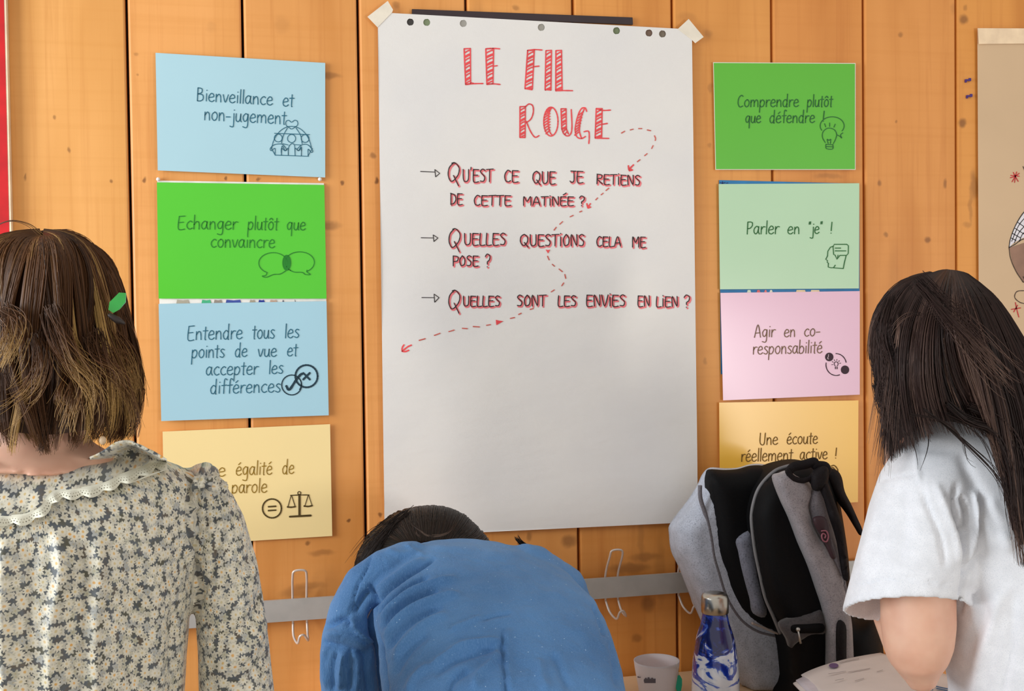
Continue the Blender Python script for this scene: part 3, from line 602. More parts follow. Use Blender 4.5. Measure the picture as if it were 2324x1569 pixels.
ink('cap_pattern', [[(2290, 562), (2294, 540), (2306, 510), (2326, 480), (2360, 460)], [(2296, 548), (2312, 512), (2332, 488)], [(2302, 552), (2314, 526), (2340, 500)], [(2314, 548), (2322, 530), (2345, 515)], [(2294, 540), (2306, 546)], [(2298, 530), (2316, 540)], [(2303, 518), (2325, 532)], [(2310, 505), (2335, 522)], [(2290, 562), (2305, 554), (2322, 543), (2360, 537)]], 1.8, ink_black, dp, dyf, off=.0003)
ink('drawn_outline', [[(2290, 562), (2294, 588), (2306, 616), (2322, 640)], [(2324, 660), (2308, 662), (2303, 675), (2314, 686), (2328, 690)], [(2322, 628), (2328, 640)], [(2322, 378), (2328, 392)], [(2321, 640), (2360, 652)]], 1.8, mat('drawn_line', (70, 50, 40), .7), dp, dyf, off=.0003)
# purple staples in the plank
for i, (x, y) in enumerate(((2196, 183), (2199, 219))):
    s_ = MB(); c0 = P(x, y, 0); s_.box((c0.x - .006, -.0035, c0.z - .0012), (c0.x + .006, .001, c0.z + .0022)); s_.box((c0.x - .0062, -.002, c0.z - .0042), (c0.x - .003, .001, c0.z)); s_.box((c0.x + .0030, -.002, c0.z + .001), (c0.x + .0072, .001, c0.z + .005))
    tag(s_.obj('purple_staple', mat('purple', (70, 40, 120), .4), None, False), ('upper' if i == 0 else 'lower') + ' of two small purple staples beside the drawn poster', 'staple', 'purple staples')

# ------------------------------------------------------------------ coat rail with wire hooks
RY = -.022
a0, a1 = P(602, 1366, RY), P(1540, 1300, RY); b0, b1 = P(608, 1413, RY), P(1565, 1346, RY)
zt = (a0.z + a1.z) / 2; zb = (b0.z + b1.z) / 2; xl, xr = P(-60, 1400, RY).x, P(2050, 1280, RY).x
slope = ((a1.z - a0.z) / (a1.x - a0.x) + (b1.z - b0.z) / (b1.x - b0.x)) / 2
def rz(x, z0): return z0 + slope * (x - (a0.x + a1.x) / 2)
rail = MB(); rail.add([(xl, RY, rz(xl, zb)), (xr, RY, rz(xr, zb)), (xr, RY + .006, rz(xr, zb)), (xl, RY + .006, rz(xl, zb)), (xl, RY, rz(xl, zt)), (xr, RY, rz(xr, zt)), (xr, RY + .006, rz(xr, zt)), (xl, RY + .006, rz(xl, zt))],
              [(0, 3, 2, 1), (4, 5, 6, 7), (0, 1, 5, 4), (1, 2, 6, 5), (2, 3, 7, 6), (3, 0, 4, 7)])
ro = tag(rail.obj('coat_rail', mat('rail_grey', (182, 180, 176), .45, .1, .03, 30), None, False), 'long flat grey metal coat rail across the lower wall', 'rail')
for x in (xl + .1, (xl + xr) / 2, xr - .1):
    s_ = MB(); s_.box((x - .01, RY + .006, rz(x, zb) + .008), (x + .01, .003, rz(x, zt) - .008)); s_.obj('bracket', mat('rail_grey', (158, 156, 150)), ro, False)
wire = mat('wire_white', (214, 200, 190), .35, .3, .03)
def hook(px, pyt, tilt, label, twist, grp='wire coat hooks on the grey rail'):
    c = P(px, pyt, RY - .012); zr_t, zr_b = rz(c.x, zt), rz(c.x, zb); k = .0125
    t = thing('coat_hook', label, 'hook', (c.x, RY, zr_b), grp)
    lp = []; x, z = c.x, c.z
    # upper loop leaning out from behind the rail
    pts = [(-k, RY + .009, zr_b - .008), (-k, RY + .009, zr_t + .002), (-k + tilt, RY - .008, z - .012), (-k * .7 + tilt, RY - .012, z), (k * .7 + tilt, RY - .012, z), (k + tilt, RY - .008, z - .012), (k, RY + .009, zr_t + .002), (k, RY + .009, zr_b - .008)]
    m = MB(); m.tube(smooth_pts([(x + a, b, d) for a, b, d in pts], 5), .0022, 8); m.obj('upper_loop', wire, t)
    m = MB()
    pts = [(-k, RY + .009, zr_b - .006), (-k + twist, RY - .004, zr_b - .026), (-k * .5 + twist, RY - .026, zr_b - .034), (-k * .2 + twist, RY - .034, zr_b - .020), (k * .4 + twist, RY - .034, zr_b - .018), (k + twist, RY - .026, zr_b - .030), (k + twist * .5, RY - .004, zr_b - .024), (k, RY + .009, zr_b - .006)]
    m.tube(smooth_pts([(x + a, b, d) for a, b, d in pts], 5), .0022, 8); m.obj('lower_loop', wire, t)
    return t
hook(680, 1296, 0.0, 'leftmost wire hook, beside the floral blouse', 0)
hook(1395, 1250, .004, 'wire hook on the rail right of the blue shirt', .004)
hook(1232, 1262, 0, 'wire hook just showing above the blue shoulder', 0)
hook(1562, 1262, 0, 'wire hook half hidden behind the backpack edge', .004)

# ------------------------------------------------------------------ tables and what stands on them
TZ = .752
def table(x0, x1, y0, y1, label, legs):
    t = thing('table', label, 'table', ((x0 + x1) / 2, (y0 + y1) / 2, 0))
    m = MB(); m.box((x0, y0, TZ - .024), (x1, y1, TZ)); tt = m.obj('table_top', mat('table_beech', (232, 200, 160), .4, 0, .04, 8), t, False)
    bv = tt.modifiers.new('b', 'BEVEL'); bv.width = .003; bv.segments = 2
    for ya in (y0 + .03, y1 - .05): m = MB(); m.box((x0 + .04, ya, TZ - .08), (x1 - .04, ya + .02, TZ - .024)); m.obj('apron', mat('metal_grey', (150, 150, 150), .4, .6), t, False)
    for x in (x0 + .05, x1 - .05):
        for y in (y0 + .04, y1 - .04):
            m = MB(); m.tube([(x, y, 0), (x, y, TZ - .024)], .018, 12); m.obj('leg', mat('metal_grey', (150, 150, 150)), t)
    return t
xa, xb = P(640, 1560, -.2).x, P(2165, 1560, -.2).x
table(xa, xb, -.43, -.012, 'pale wooden table along the wall under the cup and bottle', 4)
table(P(1560, 1700, -.66).x, .893, -.86, -.44, 'pale wooden table in front, under the black bag and notebook', 4)

# water bottle
BY = -.33; bs_ = pxm(1623, 1450, BY); bx = P(1623.5, 1500, BY).x
def zpx(py, Y=BY, x=1623): return P(x, py, Y).z
bt = thing('water_bottle', 'blue and white marbled steel water bottle on the table', 'bottle', (bx, BY, TZ))
prof = [(1452, 0), ]
def lathe(prof, cx, cy, m, name, parent, n=48, cap=True):
    mb = MB(); mb.loft([((cx, cy, z), (r, 0, 0), (0, r, 0)) for z, r in prof], n, cap); return mb.obj(name, m, parent)
k = bs_
body = [(TZ + .0, 46 * k), (TZ + .004, 50 * k), (zpx(1600), 51 * k), (zpx(1569), 50.5 * k), (zpx(1520), 49 * k), (zpx(1480), 45 * k), (zpx(1450), 40.5 * k), (zpx(1430), 35 * k), (zpx(1415), 30.5 * k), (zpx(1400), 27.5 * k), (zpx(1388), 26 * k), (zpx(1380), 26 * k)]
zz = smooth_pts(body, 5)
tb = NT('bottle_marble'); gg = tb.n('ShaderNodeNewGeometry').outputs['Position']
n1 = tb.n('ShaderNodeTexNoise'); n1.inputs['Scale'].default_value = 13; n1.inputs['Detail'].default_value = 5; n1.inputs['Distortion'].default_value = 1.6; tb.l(tb.scaled(gg, (1, 1, 1.5)), n1.inputs['Vector'])
sep = tb.n('ShaderNodeSeparateXYZ'); tb.l(gg, sep.inputs[0])
hh = tb.math('MULTIPLY', tb.math('SUBTRACT', sep.outputs[2], zpx(1475)), 6.0)
wv = tb.math('SINE', tb.math('ADD', tb.math('MULTIPLY', n1.outputs['Fac'], 26), tb.math('MULTIPLY', sep.outputs[2], 40)))
fac = tb.math('SUBTRACT', tb.math('MULTIPLY_ADD', wv, .30, .52), hh)
tb.l(tb.ramp(fac, [(.22, (16, 24, 92)), (.42, (24, 52, 168)), (.56, (70, 104, 200)), (.66, (214, 222, 240)), (.9, (232, 236, 246))]), tb.b.inputs['Base Color']); tb.setb(Roughness=.18); tb.b.inputs['Coat Weight'].default_value = .8
lathe([(p[0], p[1]) for p in zz], bx, BY, tb.m, 'bottle_body', bt)
cp = [(zpx(1391), 27.2 * k), (zpx(1390), 28.6 * k), (zpx(1372), 29 * k), (zpx(1356), 28.5 * k), (zpx(1349), 26 * k), (zpx(1346), 20 * k), (zpx(1345), 10 * k)]
lathe(cp, bx, BY, mat('brushed_steel', (190, 184, 174), .28, 1.0, .05, 60), 'cap', bt)

# translucent cup with tea tag
CYY = -.14; ck = pxm(1490, 1520, CYY); cxw = P(1490.5, 1520, CYY).x
ct = thing('plastic_cup', 'frosted white plastic cup with small grey print and turquoise tag', 'cup', (cxw, CYY, TZ))
zt_ = P(1490, 1499, CYY).z
mb = MB(); pr = [(TZ + .001, 34), (TZ + .003, 38.5), (TZ + .02, 40.5), (zt_ - .012, 47.5), (zt_ - .003, 48.6), (zt_, 49), (zt_, 47.4), (zt_ - .012, 46), (TZ + .022, 39), (TZ + .006, 37.5)]
mb.loft([((cxw, CYY, z), (r * ck, 0, 0), (0, r * ck, 0)) for z, r in pr], 48)
tc = NT('frosted_plastic'); tc.b.inputs['Base Color'].default_value = lin((246, 243, 248)); tc.setb(Roughness=.3); tc.b.inputs['Transmission Weight'].default_value = .45; tc.b.inputs['IOR'].default_value = 1.2
mb.obj('cup_body', tc.m, ct)
def on_cyl(px, py, lift=.0006):
    d = W2C.T @ np.array([(px - CXP) / F, (py - CYP) / F, 1.0]); o_ = CAM; zc = P(px, py, CYY - 45 * ck).z
    R_ = (40.5 + (zc - TZ - .02) / max(1e-6, zt_ - .012 - TZ - .02) * 7) * ck + lift
    a_ = d[0] ** 2 + d[1] ** 2; b_ = 2 * ((o_[0] - cxw) * d[0] + (o_[1] - CYY) * d[1]); c_ = (o_[0] - cxw) ** 2 + (o_[1] - CYY) ** 2 - R_ ** 2
    D_ = max(0, b_ * b_ - 4 * a_ * c_); t_ = (-b_ - math.sqrt(D_)) / (2 * a_); return Vector(o_ + d * t_)
def cyl_patch(name, rects, m, parent, fn=on_cyl):
    M_ = MB()
    for x0, y0, x1, y1 in rects:
        n = max(2, int((x1 - x0) / 3)); V = []
        for i in range(n + 1):
            x = x0 + (x1 - x0) * i / n; V += [fn(x, y0), fn(x, y1)]
        M_.add(V, [(2 * i, 2 * i + 1, 2 * i + 3, 2 * i + 2) for i in range(n)])
    return M_.obj(name, m, parent, False)
cyl_patch('print', [(1462, 1541, 1488, 1551), (1464, 1539, 1467, 1541), (1470, 1538, 1474, 1541), (1478, 1539, 1482, 1541), (1447, 1535, 1449, 1539), (1449, 1537, 1454, 1539), (1461, 1543, 1463, 1548)], mat('print_grey', (92, 90, 104), .6), ct)
mb = MB(); mb.tube([on_cyl(1537, 1500, .001), on_cyl(1536.5, 1512, .002), P(1541, 1535, CYY - .01)], .0006, 6); mb.obj('string', mat('string_white', (236, 232, 226)), ct)
mb = MB(); q = [P(x, y, CYY - .012) for x, y in ((1534, 1534), (1543, 1533), (1548, 1542), (1548, 1556), (1545, 1572), (1536, 1570), (1533, 1556), (1532, 1545))]; n = len(q)
mb.add(q + [v + Vector((0, .0015, 0)) for v in q], [tuple(range(n))[::-1], tuple(range(n, 2 * n))] + [(i, (i + 1) % n, (i + 1) % n + n, i + n) for i in range(n)]); mb.obj('tea_tag', mat('turquoise', (34, 190, 158), .5), ct, False)

# ------------------------------------------------------------------ backpack, lying open against the wall
z9 = zoomed((1500, 1030), 2.9115)
def fabric(name, c, sc=900, speck=None, rough=.85):
    t = NT(name); g = t.n('ShaderNodeNewGeometry').outputs['Position']
    a = t.noise(g, 45, 4); f = t.noise(g, sc, 2, .7)
    cc = t.ramp(a, [(.3, tuple(x * (.93 if sum(c) < 600 else .985) for x in c)), (.7, tuple(min(255, x * 1.05) for x in c))])
    if speck: cc = t.mix(t.ramp(f, [(.50, (0, 0, 0)), (.72, (255, 255, 255))]), cc, speck)
    t.l(cc, t.b.inputs['Base Color']); t.setb(Roughness=rough); t.b.inputs['Sheen Weight'].default_value = .2 if sum(c) > 200 else 0; t.b.inputs['Specular IOR Level'].default_value = .5 if sum(c) > 200 else .15
    t.bump(f, .3, .001); return t.m
greyf = fabric('heather_grey', (186, 192, 206), 420, (140, 146, 162)); greyd = fabric('heather_dark', (112, 108, 114), 420, (78, 76, 82)); blk = fabric('black_mesh', (9, 9, 11), 700, (16, 16, 19), .7); blk2 = fabric('black_webbing', (26, 22, 24), 500, (36, 32, 34), .7)
bpk = thing('backpack', 'open grey and black backpack leaning on the wall beside the right woman', 'backpack', (P(1760, 1600, -.16).x, -.16, TZ))
PB = 1600
shell = z9([(335, 96), (430, 100), (520, 96), (600, 74), (680, 72), (745, 100), (800, 200), (860, 500), (900, 900), (930, 1200), (960, 1450), (960, 1660), (620, 1660), (520, 1560), (420, 1400), (330, 1230), (270, 1100), (235, 1020), (200, 940), (130, 760), (78, 650), (64, 540), (66, 480), (120, 400), (190, 310), (250, 215), (285, 140)])
pillow('shell', shell, -.075, .10, 60, greyf, bpk, .03)
lin_ = z9([(330, 108), (430, 112), (520, 106), (600, 84), (680, 82), (740, 104), (790, 200), (840, 500), (860, 900), (870, 1200), (800, 1210), (700, 1180), (600, 1120), (520, 1040), (460, 940), (420, 820), (385, 720), (362, 640), (350, 540), (335, 420), (315, 300), (302, 200), (308, 140)])
pillow('lining', lin_, -.150, .045, 50, blk, bpk, .01)
mb = MB(); mb.tube([P(x, y, -.172) for x, y in smooth_pts(z9([(258, 210), (262, 300), (300, 420), (330, 560), (348, 680), (380, 790), (420, 920), (470, 1020), (540, 1110), (640, 1175), (760, 1205), (810, 1215)]), 5)], .0040, 8); mb.obj('zip_edge', greyd, bpk)
mb = MB(); mb.tube([P(x, y, -.19) for x, y in smooth_pts(z9([(600, 1120), (680, 1150), (740, 1178), (790, 1195)]), 5)], .0022, 8); mb.obj('zip', mat('zip_light', (176, 160, 150), .5), bpk)
pillow('inner_pocket', z9([(500, 566), (596, 508), (640, 600), (660, 800), (700, 1060), (620, 1062), (590, 960), (560, 860), (530, 740), (512, 650)]), -.196, .012, 20, fabric('pocket_grey', (120, 122, 136), 300, (84, 86, 98)), bpk, .008)
fp = z9([(600, 480), (597, 400), (612, 320), (640, 240), (690, 170), (760, 110), (850, 78), (960, 62), (1060, 80), (1120, 120), (1160, 220), (1200, 420), (1240, 700), (1262, 1000), (1300, 1100), (1400, 1090), (1440, 1150), (1470, 1300), (1480, 1500), (1480, 1660), (860, 1660), (850, 1500), (830, 1300), (800, 1180), (740, 1060), (690, 960), (650, 800), (620, 640)])
pillow('back_panel', fp, -.215, .075, 55, blk, bpk, .06, yslope=lambda a, b: 0)
mb = MB(); mb.tube([P(x, y, -.232) for x, y in smooth_pts(z9([(790, 1190), (745, 1080), (690, 950), (655, 800), (622, 640), (602, 480), (600, 400), (614, 320), (642, 240), (692, 170), (762, 110), (850, 80)]), 5)], .0034, 8); mb.obj('piping', mat('piping_grey', (120, 118, 120), .6), bpk)
pillow('side_pocket', z9([(792, 1128), (900, 1080), (1000, 1046), (1060, 1030), (1090, 1100), (1095, 1190), (1000, 1200), (900, 1250), (862, 1285), (840, 1230)]), -.288, .012, 20, fabric('pocket_dark', (74, 70, 72), 300, (56, 54, 58)), bpk, .012)
pillow('pocket_slot', z9([(868, 1136), (960, 1128), (1070, 1126), (1072, 1180), (980, 1188), (872, 1182)]), -.3005, .004, 10, blk, bpk, .004)
mb = MB(); mb.ball(P(*z9([(906, 1162)])[0], -.307), .004, 10); mb.tube([P(*z9([(906, 1165)])[0], -.308), P(*z9([(915, 1215)])[0], -.309), P(*z9([(924, 1254)])[0], -.308)], [.0016, .0016, .0022], 8); mb.obj('zip_puller', mat('metal_pale', (190, 186, 180), .3, .8), bpk)
pillow('shoulder_strap', z9([(752, 160), (800, 132), (850, 118), (900, 150), (970, 180), (1000, 230), (1000, 290), (985, 340), (1000, 430), (1050, 540), (1120, 640), (1180, 740), (1220, 860), (1240, 1000), (1262, 1120), (1270, 1250), (1275, 1400), (1275, 1660), (1110, 1660), (1108, 1400), (1108, 1200), (1085, 1040), (1040, 900), (985, 740), (920, 590), (860, 430), (800, 300)]), -.302, .018, 18, fabric('strap_grey', (150, 144, 148), 420, (108, 104, 110)), bpk, .012)
pillow('strap_web', z9([(1168, 1128), (1222, 1136), (1226, 1330), (1228, 1660), (1170, 1660), (1166, 1400)]), -.325, .003, 8, blk2, bpk, .004)
pillow('grey_panel', z9([(1000, 250), (1060, 225), (1095, 330), (1130, 470), (1175, 640), (1215, 800), (1235, 960), (1200, 900), (1150, 740), (1080, 600), (1010, 470), (985, 350)]), -.309, .008, 14, greyd, bpk, .006)
lg = pillow('logo_patch', z9([(1014, 425), (1082, 420), (1110, 500), (1128, 600), (1156, 680), (1132, 694), (1096, 610), (1060, 540), (1022, 480)]), -.332, .003, 8, mat('patch_maroon', (48, 22, 30), .6), bpk, .004)
mb = MB(); mb.tube([P(x, y, -.3375) for x, y in smooth_pts(z9([(1060, 512), (1092, 512), (1106, 545), (1096, 580), (1072, 575), (1062, 545), (1072, 528), (1088, 540), (1082, 560)]), 5)], .0014, 6); mb.obj('logo_swirl', mat('logo_pink', (146, 84, 98), .6), lg)
pillow('black_strap', z9([(1060, 130), (1100, 180), (1150, 320), (1200, 470), (1222, 640), (1240, 820), (1215, 830), (1190, 700), (1165, 560), (1120, 420), (1085, 300), (1050, 210)]), -.322, .008, 12, blk2, bpk, .006)
pillow('loop_strap', z9([(1080, 120), (1110, 96), (1165, 112), (1196, 160), (1215, 250), (1260, 340), (1300, 430), (1330, 500), (1330, 545), (1295, 490), (1240, 400), (1180, 320), (1130, 240), (1100, 190)]), -.25, .012, 14, blk2, bpk, .01)
mb = MB()
for Y_, pl, r in ((-.318, [(838, 116), (870, 160), (930, 178), (990, 160), (1020, 120)], .0052), (-.312, [(850, 112), (880, 86), (950, 72), (1010, 56), (1022, 76), (1080, 84), (1096, 110)], .0085)):
    mb.tube([P(x, y, Y_) for x, y in smooth_pts(z9(pl), 5)], r, 8, .7, dome=True)
mb.obj('carry_handle', blk2, bpk)
pillow('strap_joint', z9([(1000, 150), (1040, 100), (1090, 84), (1110, 120), (1100, 200), (1060, 240), (1015, 240)]), -.325, .008, 14, blk2, bpk, .008)

# black bag under the notebook
bg = thing('black_bag', 'soft black bag lying on the front table under the notebook', 'bag', (P(1960, 1600, -.62).x, -.62, TZ))
x0b, x1b = P(1822, 1600, -.62).x, .886; cxb = (x0b + x1b) / 2; hw = (x1b - x0b) / 2
mb = MB(); mb.loft([((cxb, -.63, TZ + .001), (hw * .88, 0, 0), (0, .13, 0)), ((cxb, -.63, TZ + .02), (hw, 0, 0), (0, .145, 0)), ((cxb, -.63, TZ + .05), (hw * 1.0, 0, 0), (0, .15, 0)), ((cxb, -.63, TZ + .090), (hw * .96, 0, 0), (0, .14, 0)), ((cxb, -.63, TZ + .103), (hw * .85, 0, 0), (0, .12, 0)), ((cxb, -.63, TZ + .104), (hw * .5, 0, 0), (0, .07, 0))], 48, True, 5)
mb.obj('bag_body', fabric('bag_black', (20, 20, 26), 500, (30, 30, 36)), bg)
mb = MB(); mb.tube([(x0b + .02, -.63, TZ + .097), (cxb, -.60, TZ + .105), (x1b - .02, -.63, TZ + .097)], .003, 8); mb.obj('zip', mat('zip_black', (30, 30, 34), .4), bg)
# notebook: a stack of sheets, top ones curling at the left
NZ = .861
nb = thing('notebook', 'open white notebook with a purple oval stamp under the right woman\'s elbow', 'notebook', tuple(PZ(2000, 1560, NZ)))
pap = mat('notebook_paper', (228, 218, 214), .6, 0, .02, 20)
def page(name, cs, z, curl, m, th=.0008):
    nu, nv = 22, 12; V = []; c = [PZ(x, y, z) for x, y in cs]
    for j in range(nv + 1):
        for i in range(nu + 1):
            u, v = i / nu, j / nv; p = (c[0] * (1 - u) + c[1] * u) * (1 - v) + (c[3] * (1 - u) + c[2] * u) * v
            p.z += curl * math.exp(-u / .10) * (.6 + .4 * math.sin(v * 9)) + .004 * math.sin(u * PI) ; V.append(p)
    Fc = [(j * (nu + 1) + i, (j + 1) * (nu + 1) + i, (j + 1) * (nu + 1) + i + 1, j * (nu + 1) + i + 1) for j in range(nv) for i in range(nu)]
    n = len(V); V += [v - Vector((0, 0, th)) for v in V]; Fc2 = [tuple(k + n for k in f[::-1]) for f in Fc]
    bd = [(i, i + 1) for i in range(nu)] + [(i * (nu + 1) + nu, (i + 1) * (nu + 1) + nu) for i in range(nv)] + [(nv * (nu + 1) + i + 1, nv * (nu + 1) + i) for i in range(nu)] + [((i + 1) * (nu + 1), i * (nu + 1)) for i in range(nv)]
    return mesh_obj(name, V, Fc + Fc2 + [(a, b, b + n, a + n) for a, b in bd], m, nb, True)
page('page', [(1818, 1527), (1998, 1482), (2235, 1560), (1980, 1680)], NZ + .012, -.006, pap)
page('page', [(1806, 1541), (1990, 1490), (2228, 1566), (1970, 1690)], NZ + .008, -.004, mat('notebook_paper2', (214, 206, 214), .6))
page('page', [(1800, 1548), (1990, 1496), (2224, 1572), (1960, 1700)], NZ + .005, -.003, pap, .002)
m = MB(); 
def onp(x, y): p = PZ(x, y, NZ + .0175); return p
s0 = [onp(*q) for q in circ(1892, 1511, 11, 5.5, n=20)[:-1]]; m.add(s0, [tuple(range(20))[::-1]]); m.obj('stamp', mat('stamp_purple', (112, 86, 130), .6), nb, False)
def pl_ink(name, sts, m_, wd=1.3):
    V = []; Fc = []
    for st in sts:
        q = smooth_pts(st, 4); k_ = len(V)
        for p in q: V += [onp(p[0], p[1] - wd / 2), onp(p[0], p[1] + wd / 2)]
        Fc += [(k_ + 2 * i, k_ + 2 * i + 1, k_ + 2 * i + 3, k_ + 2 * i + 2) for i in range(len(q) - 1)]
    return tag(mesh_obj(name, V, Fc, m_, nb), None, None, None, 'stuff')
pl_ink('page_print', [[(1905, 1505), (1925, 1500), (1950, 1495)], [(1925, 1526), (1955, 1521), (1975, 1517)], [(1940, 1546), (1950, 1543), (1961, 1540)], [(1880, 1530), (1920, 1524)], [(1895, 1545), (1915, 1541)], [(1990, 1525), (2004, 1521)]], mat('print_faint', (150, 140, 140), .7), 1.0)
pl_ink('blue_print', [[(2120, 1557), (2140, 1562), (2165, 1566)], [(2100, 1560), (2118, 1566)], [(2125, 1563), (2150, 1568)]], mat('print_blue', (70, 110, 150), .7), 3)

# ------------------------------------------------------------------ people
def RP(l, r, py, Y, th, tilt=0.0):
    a, b = P(l, py, Y), P(r, py, Y); c = (a + b) / 2; return (c, Vector(((b - a).length / 2, 0, 0)), Vector((0, th, tilt)))
skin_m = NT('skin'); gs = skin_m.n('ShaderNodeNewGeometry').outputs['Position']
skin_m.l(skin_m.ramp(skin_m.noise(gs, 22, 3), [(.3, (222, 168, 142)), (.7, (236, 190, 164))]), skin_m.b.inputs['Base Color']); skin_m.setb(Roughness=.5); skin_m.b.inputs['Subsurface Weight'].default_value = .12; skin_m.b.inputs['Subsurface Scale'].default_value = .01
skin = skin_m.m
def add_hand(mb, wrist, d, nrm, sc=1.0, side=1):
    d = Vector(d).normalized(); nrm = Vector(nrm); nrm = (nrm - d * nrm.dot(d)).normalized(); s_ = d.cross(nrm) * side; w_ = Vector(wrist)
    mb.loft([(w_ + d * t * sc, s_ * a * sc, nrm * b * sc) for t, a, b in ((-.01, .024, .018), (.02, .032, .017), (.05, .040, .015), (.08, .041, .013), (.095, .036, .010))], 20)
    for i, (o_, L) in enumerate(((-.030, .062), (-.010, .074), (.011, .069), (.031, .052))):
        b_ = w_ + (d * .085 + s_ * o_) * sc; dd = (d + s_ * o_ * 2).normalized()
        mb.tube([b_, b_ + (dd * L * .4 + nrm * -.002) * sc, b_ + (dd * L * .72 - nrm * .010) * sc, b_ + (dd * L - nrm * .022) * sc], [.0092 * sc, .0085 * sc, .0078 * sc, .0068 * sc], 10, dome=True)
    b_ = w_ + (d * .03 - s_ * .026) * sc
    mb.tube([b_, b_ + (d * .022 - s_ * .022 - nrm * .004) * sc, b_ + (d * .046 - s_ * .032 - nrm * .010) * sc, b_ + (d * .066 - s_ * .032 - nrm * .014) * sc], [.013 * sc, .011 * sc, .0098 * sc, .008 * sc], 10, dome=True)
def add_head(mb, c, fd, r=(.076, .098, .118)):
    c = Vector(c); fd = Vector(fd).normalized(); up = Vector((0, 0, 1)); up = (up - fd * up.dot(fd)).normalized(); sd = fd.cross(up)
    rings = []
    for i in range(1, 14):
        a = PI * i / 14; z = r[2] * math.cos(a); k_ = math.sin(a); jaw = 1 - .22 * max(0, -math.cos(a)); rings.append((c + up * z + fd * (.012 * max(0, -math.cos(a))), sd * r[0] * k_ * jaw, fd * r[1] * k_ * (1 - .12 * max(0, -math.cos(a)))))
    mb.loft(rings, 24)
    mb.tube([c + fd * r[1] * .92 + up * .012, c + fd * (r[1] + .012) - up * .018, c + fd * (r[1] + .004) - up * .03], [.009, .012, .008], 10, dome=True)
    mb.tube([c + fd * r[1] * .78 - up * .07 + sd * -.02, c + fd * r[1] * .82 - up * .072, c + fd * r[1] * .78 - up * .07 + sd * .02], .008, 8, dome=True)
    for s_ in (-1, 1): mb.tube([c + sd * s_ * r[0] * .98 + up * .02 - fd * .005, c + sd * s_ * (r[0] + .008) + up * .006 - fd * .012, c + sd * s_ * r[0] * .98 - up * .024], [.010, .012, .008], 8, .6, dome=True)
    return c, fd, up, sd, r
def face_parts(h, parent):
    c, fd, up, sd, r = h
    for s_ in (-1, 1):
        m = MB(); m.ball(c + fd * r[1] * .84 + sd * s_ * .031 + up * .008, .0125, 14); m.obj('eye', mat('eye_white', (224, 218, 212), .2), parent)
        m = MB(); m.tube([c + fd * r[1] * .93 + sd * s_ * .018 + up * .03, c + fd * r[1] * .92 + sd * s_ * .034 + up * .034, c + fd * r[1] * .84 + sd * s_ * .05 + up * .029], .0022, 6, dome=True); m.obj('eyebrow', mat('brow', (60, 40, 28), .7), parent)
    m = MB(); m.tube([c + fd * r[1] * .88 - up * .048 - sd * .022, c + fd * r[1] * .95 - up * .05, c + fd * r[1] * .88 - up * .048 + sd * .022], .0045, 8, dome=True); m.obj('lips', mat('lip', (188, 104, 98), .45), parent)
def legs(parent, cx, y, zhip, m, sm, w_=.09, sp=.085):
    mb = MB(); mb.loft([((cx, y, zhip + .06), (.145, 0, 0), (0, .095, 0)), ((cx, y, zhip - .02), (.165, 0, 0), (0, .115, 0)), ((cx, y, zhip - .10), (.16, 0, 0), (0, .11, 0))], 28)
    for s_ in (-1, 1): mb.tube([(cx + s_ * sp, y, zhip - .04), (cx + s_ * sp, y - .01, zhip - .25), (cx + s_ * (sp + .01), y + .005, .46), (cx + s_ * (sp + .015), y + .01, .3), (cx + s_ * (sp + .02), y, .07)], [w_, w_ * .9, .062, .060, .052], 20)
    fuse('trousers', mb, .009, m, parent, 5)
    for s_ in (-1, 1):
        x = cx + s_ * (sp + .02); mb = MB(); mb.loft([((x, y + .03, .001), (.036, 0, 0), (0, .13, 0)), ((x, y + .03, .02), (.042, 0, 0), (0, .135, 0)), ((x, y + .02, .045), (.04, 0, 0), (0, .115, 0)), ((x, y - .02, .08), (.038, 0, 0), (0, .065, 0)), ((x, y - .03, .1), (.034, 0, 0), (0, .05, 0))], 24)
        mb.obj('shoe', sm, parent)
def hair_mat(name, dark, mid, light):
    t = NT(name); a = t.n('ShaderNodeAttribute', attribute_name='tone')
    t.l(t.ramp(a.outputs['Fac'], [(0, dark), (.45, mid), (1, light)]), t.b.inputs['Base Color']); t.setb(Roughness=.5); t.b.inputs['Specular IOR Level'].default_value = .3
    t.b.inputs['Sheen Weight'].default_value = .0; return t.m
def resample(pl, K_):
    pl = np.array([tuple(p) for p in smooth_pts([tuple(p) for p in pl], 6)]); d = np.r_[0, np.cumsum(np.linalg.norm(np.diff(pl, axis=0), axis=1))]; t = np.linspace(0, d[-1], K_)
    return np.stack([np.interp(t, d, pl[:, i]) for i in range(3)], 1)
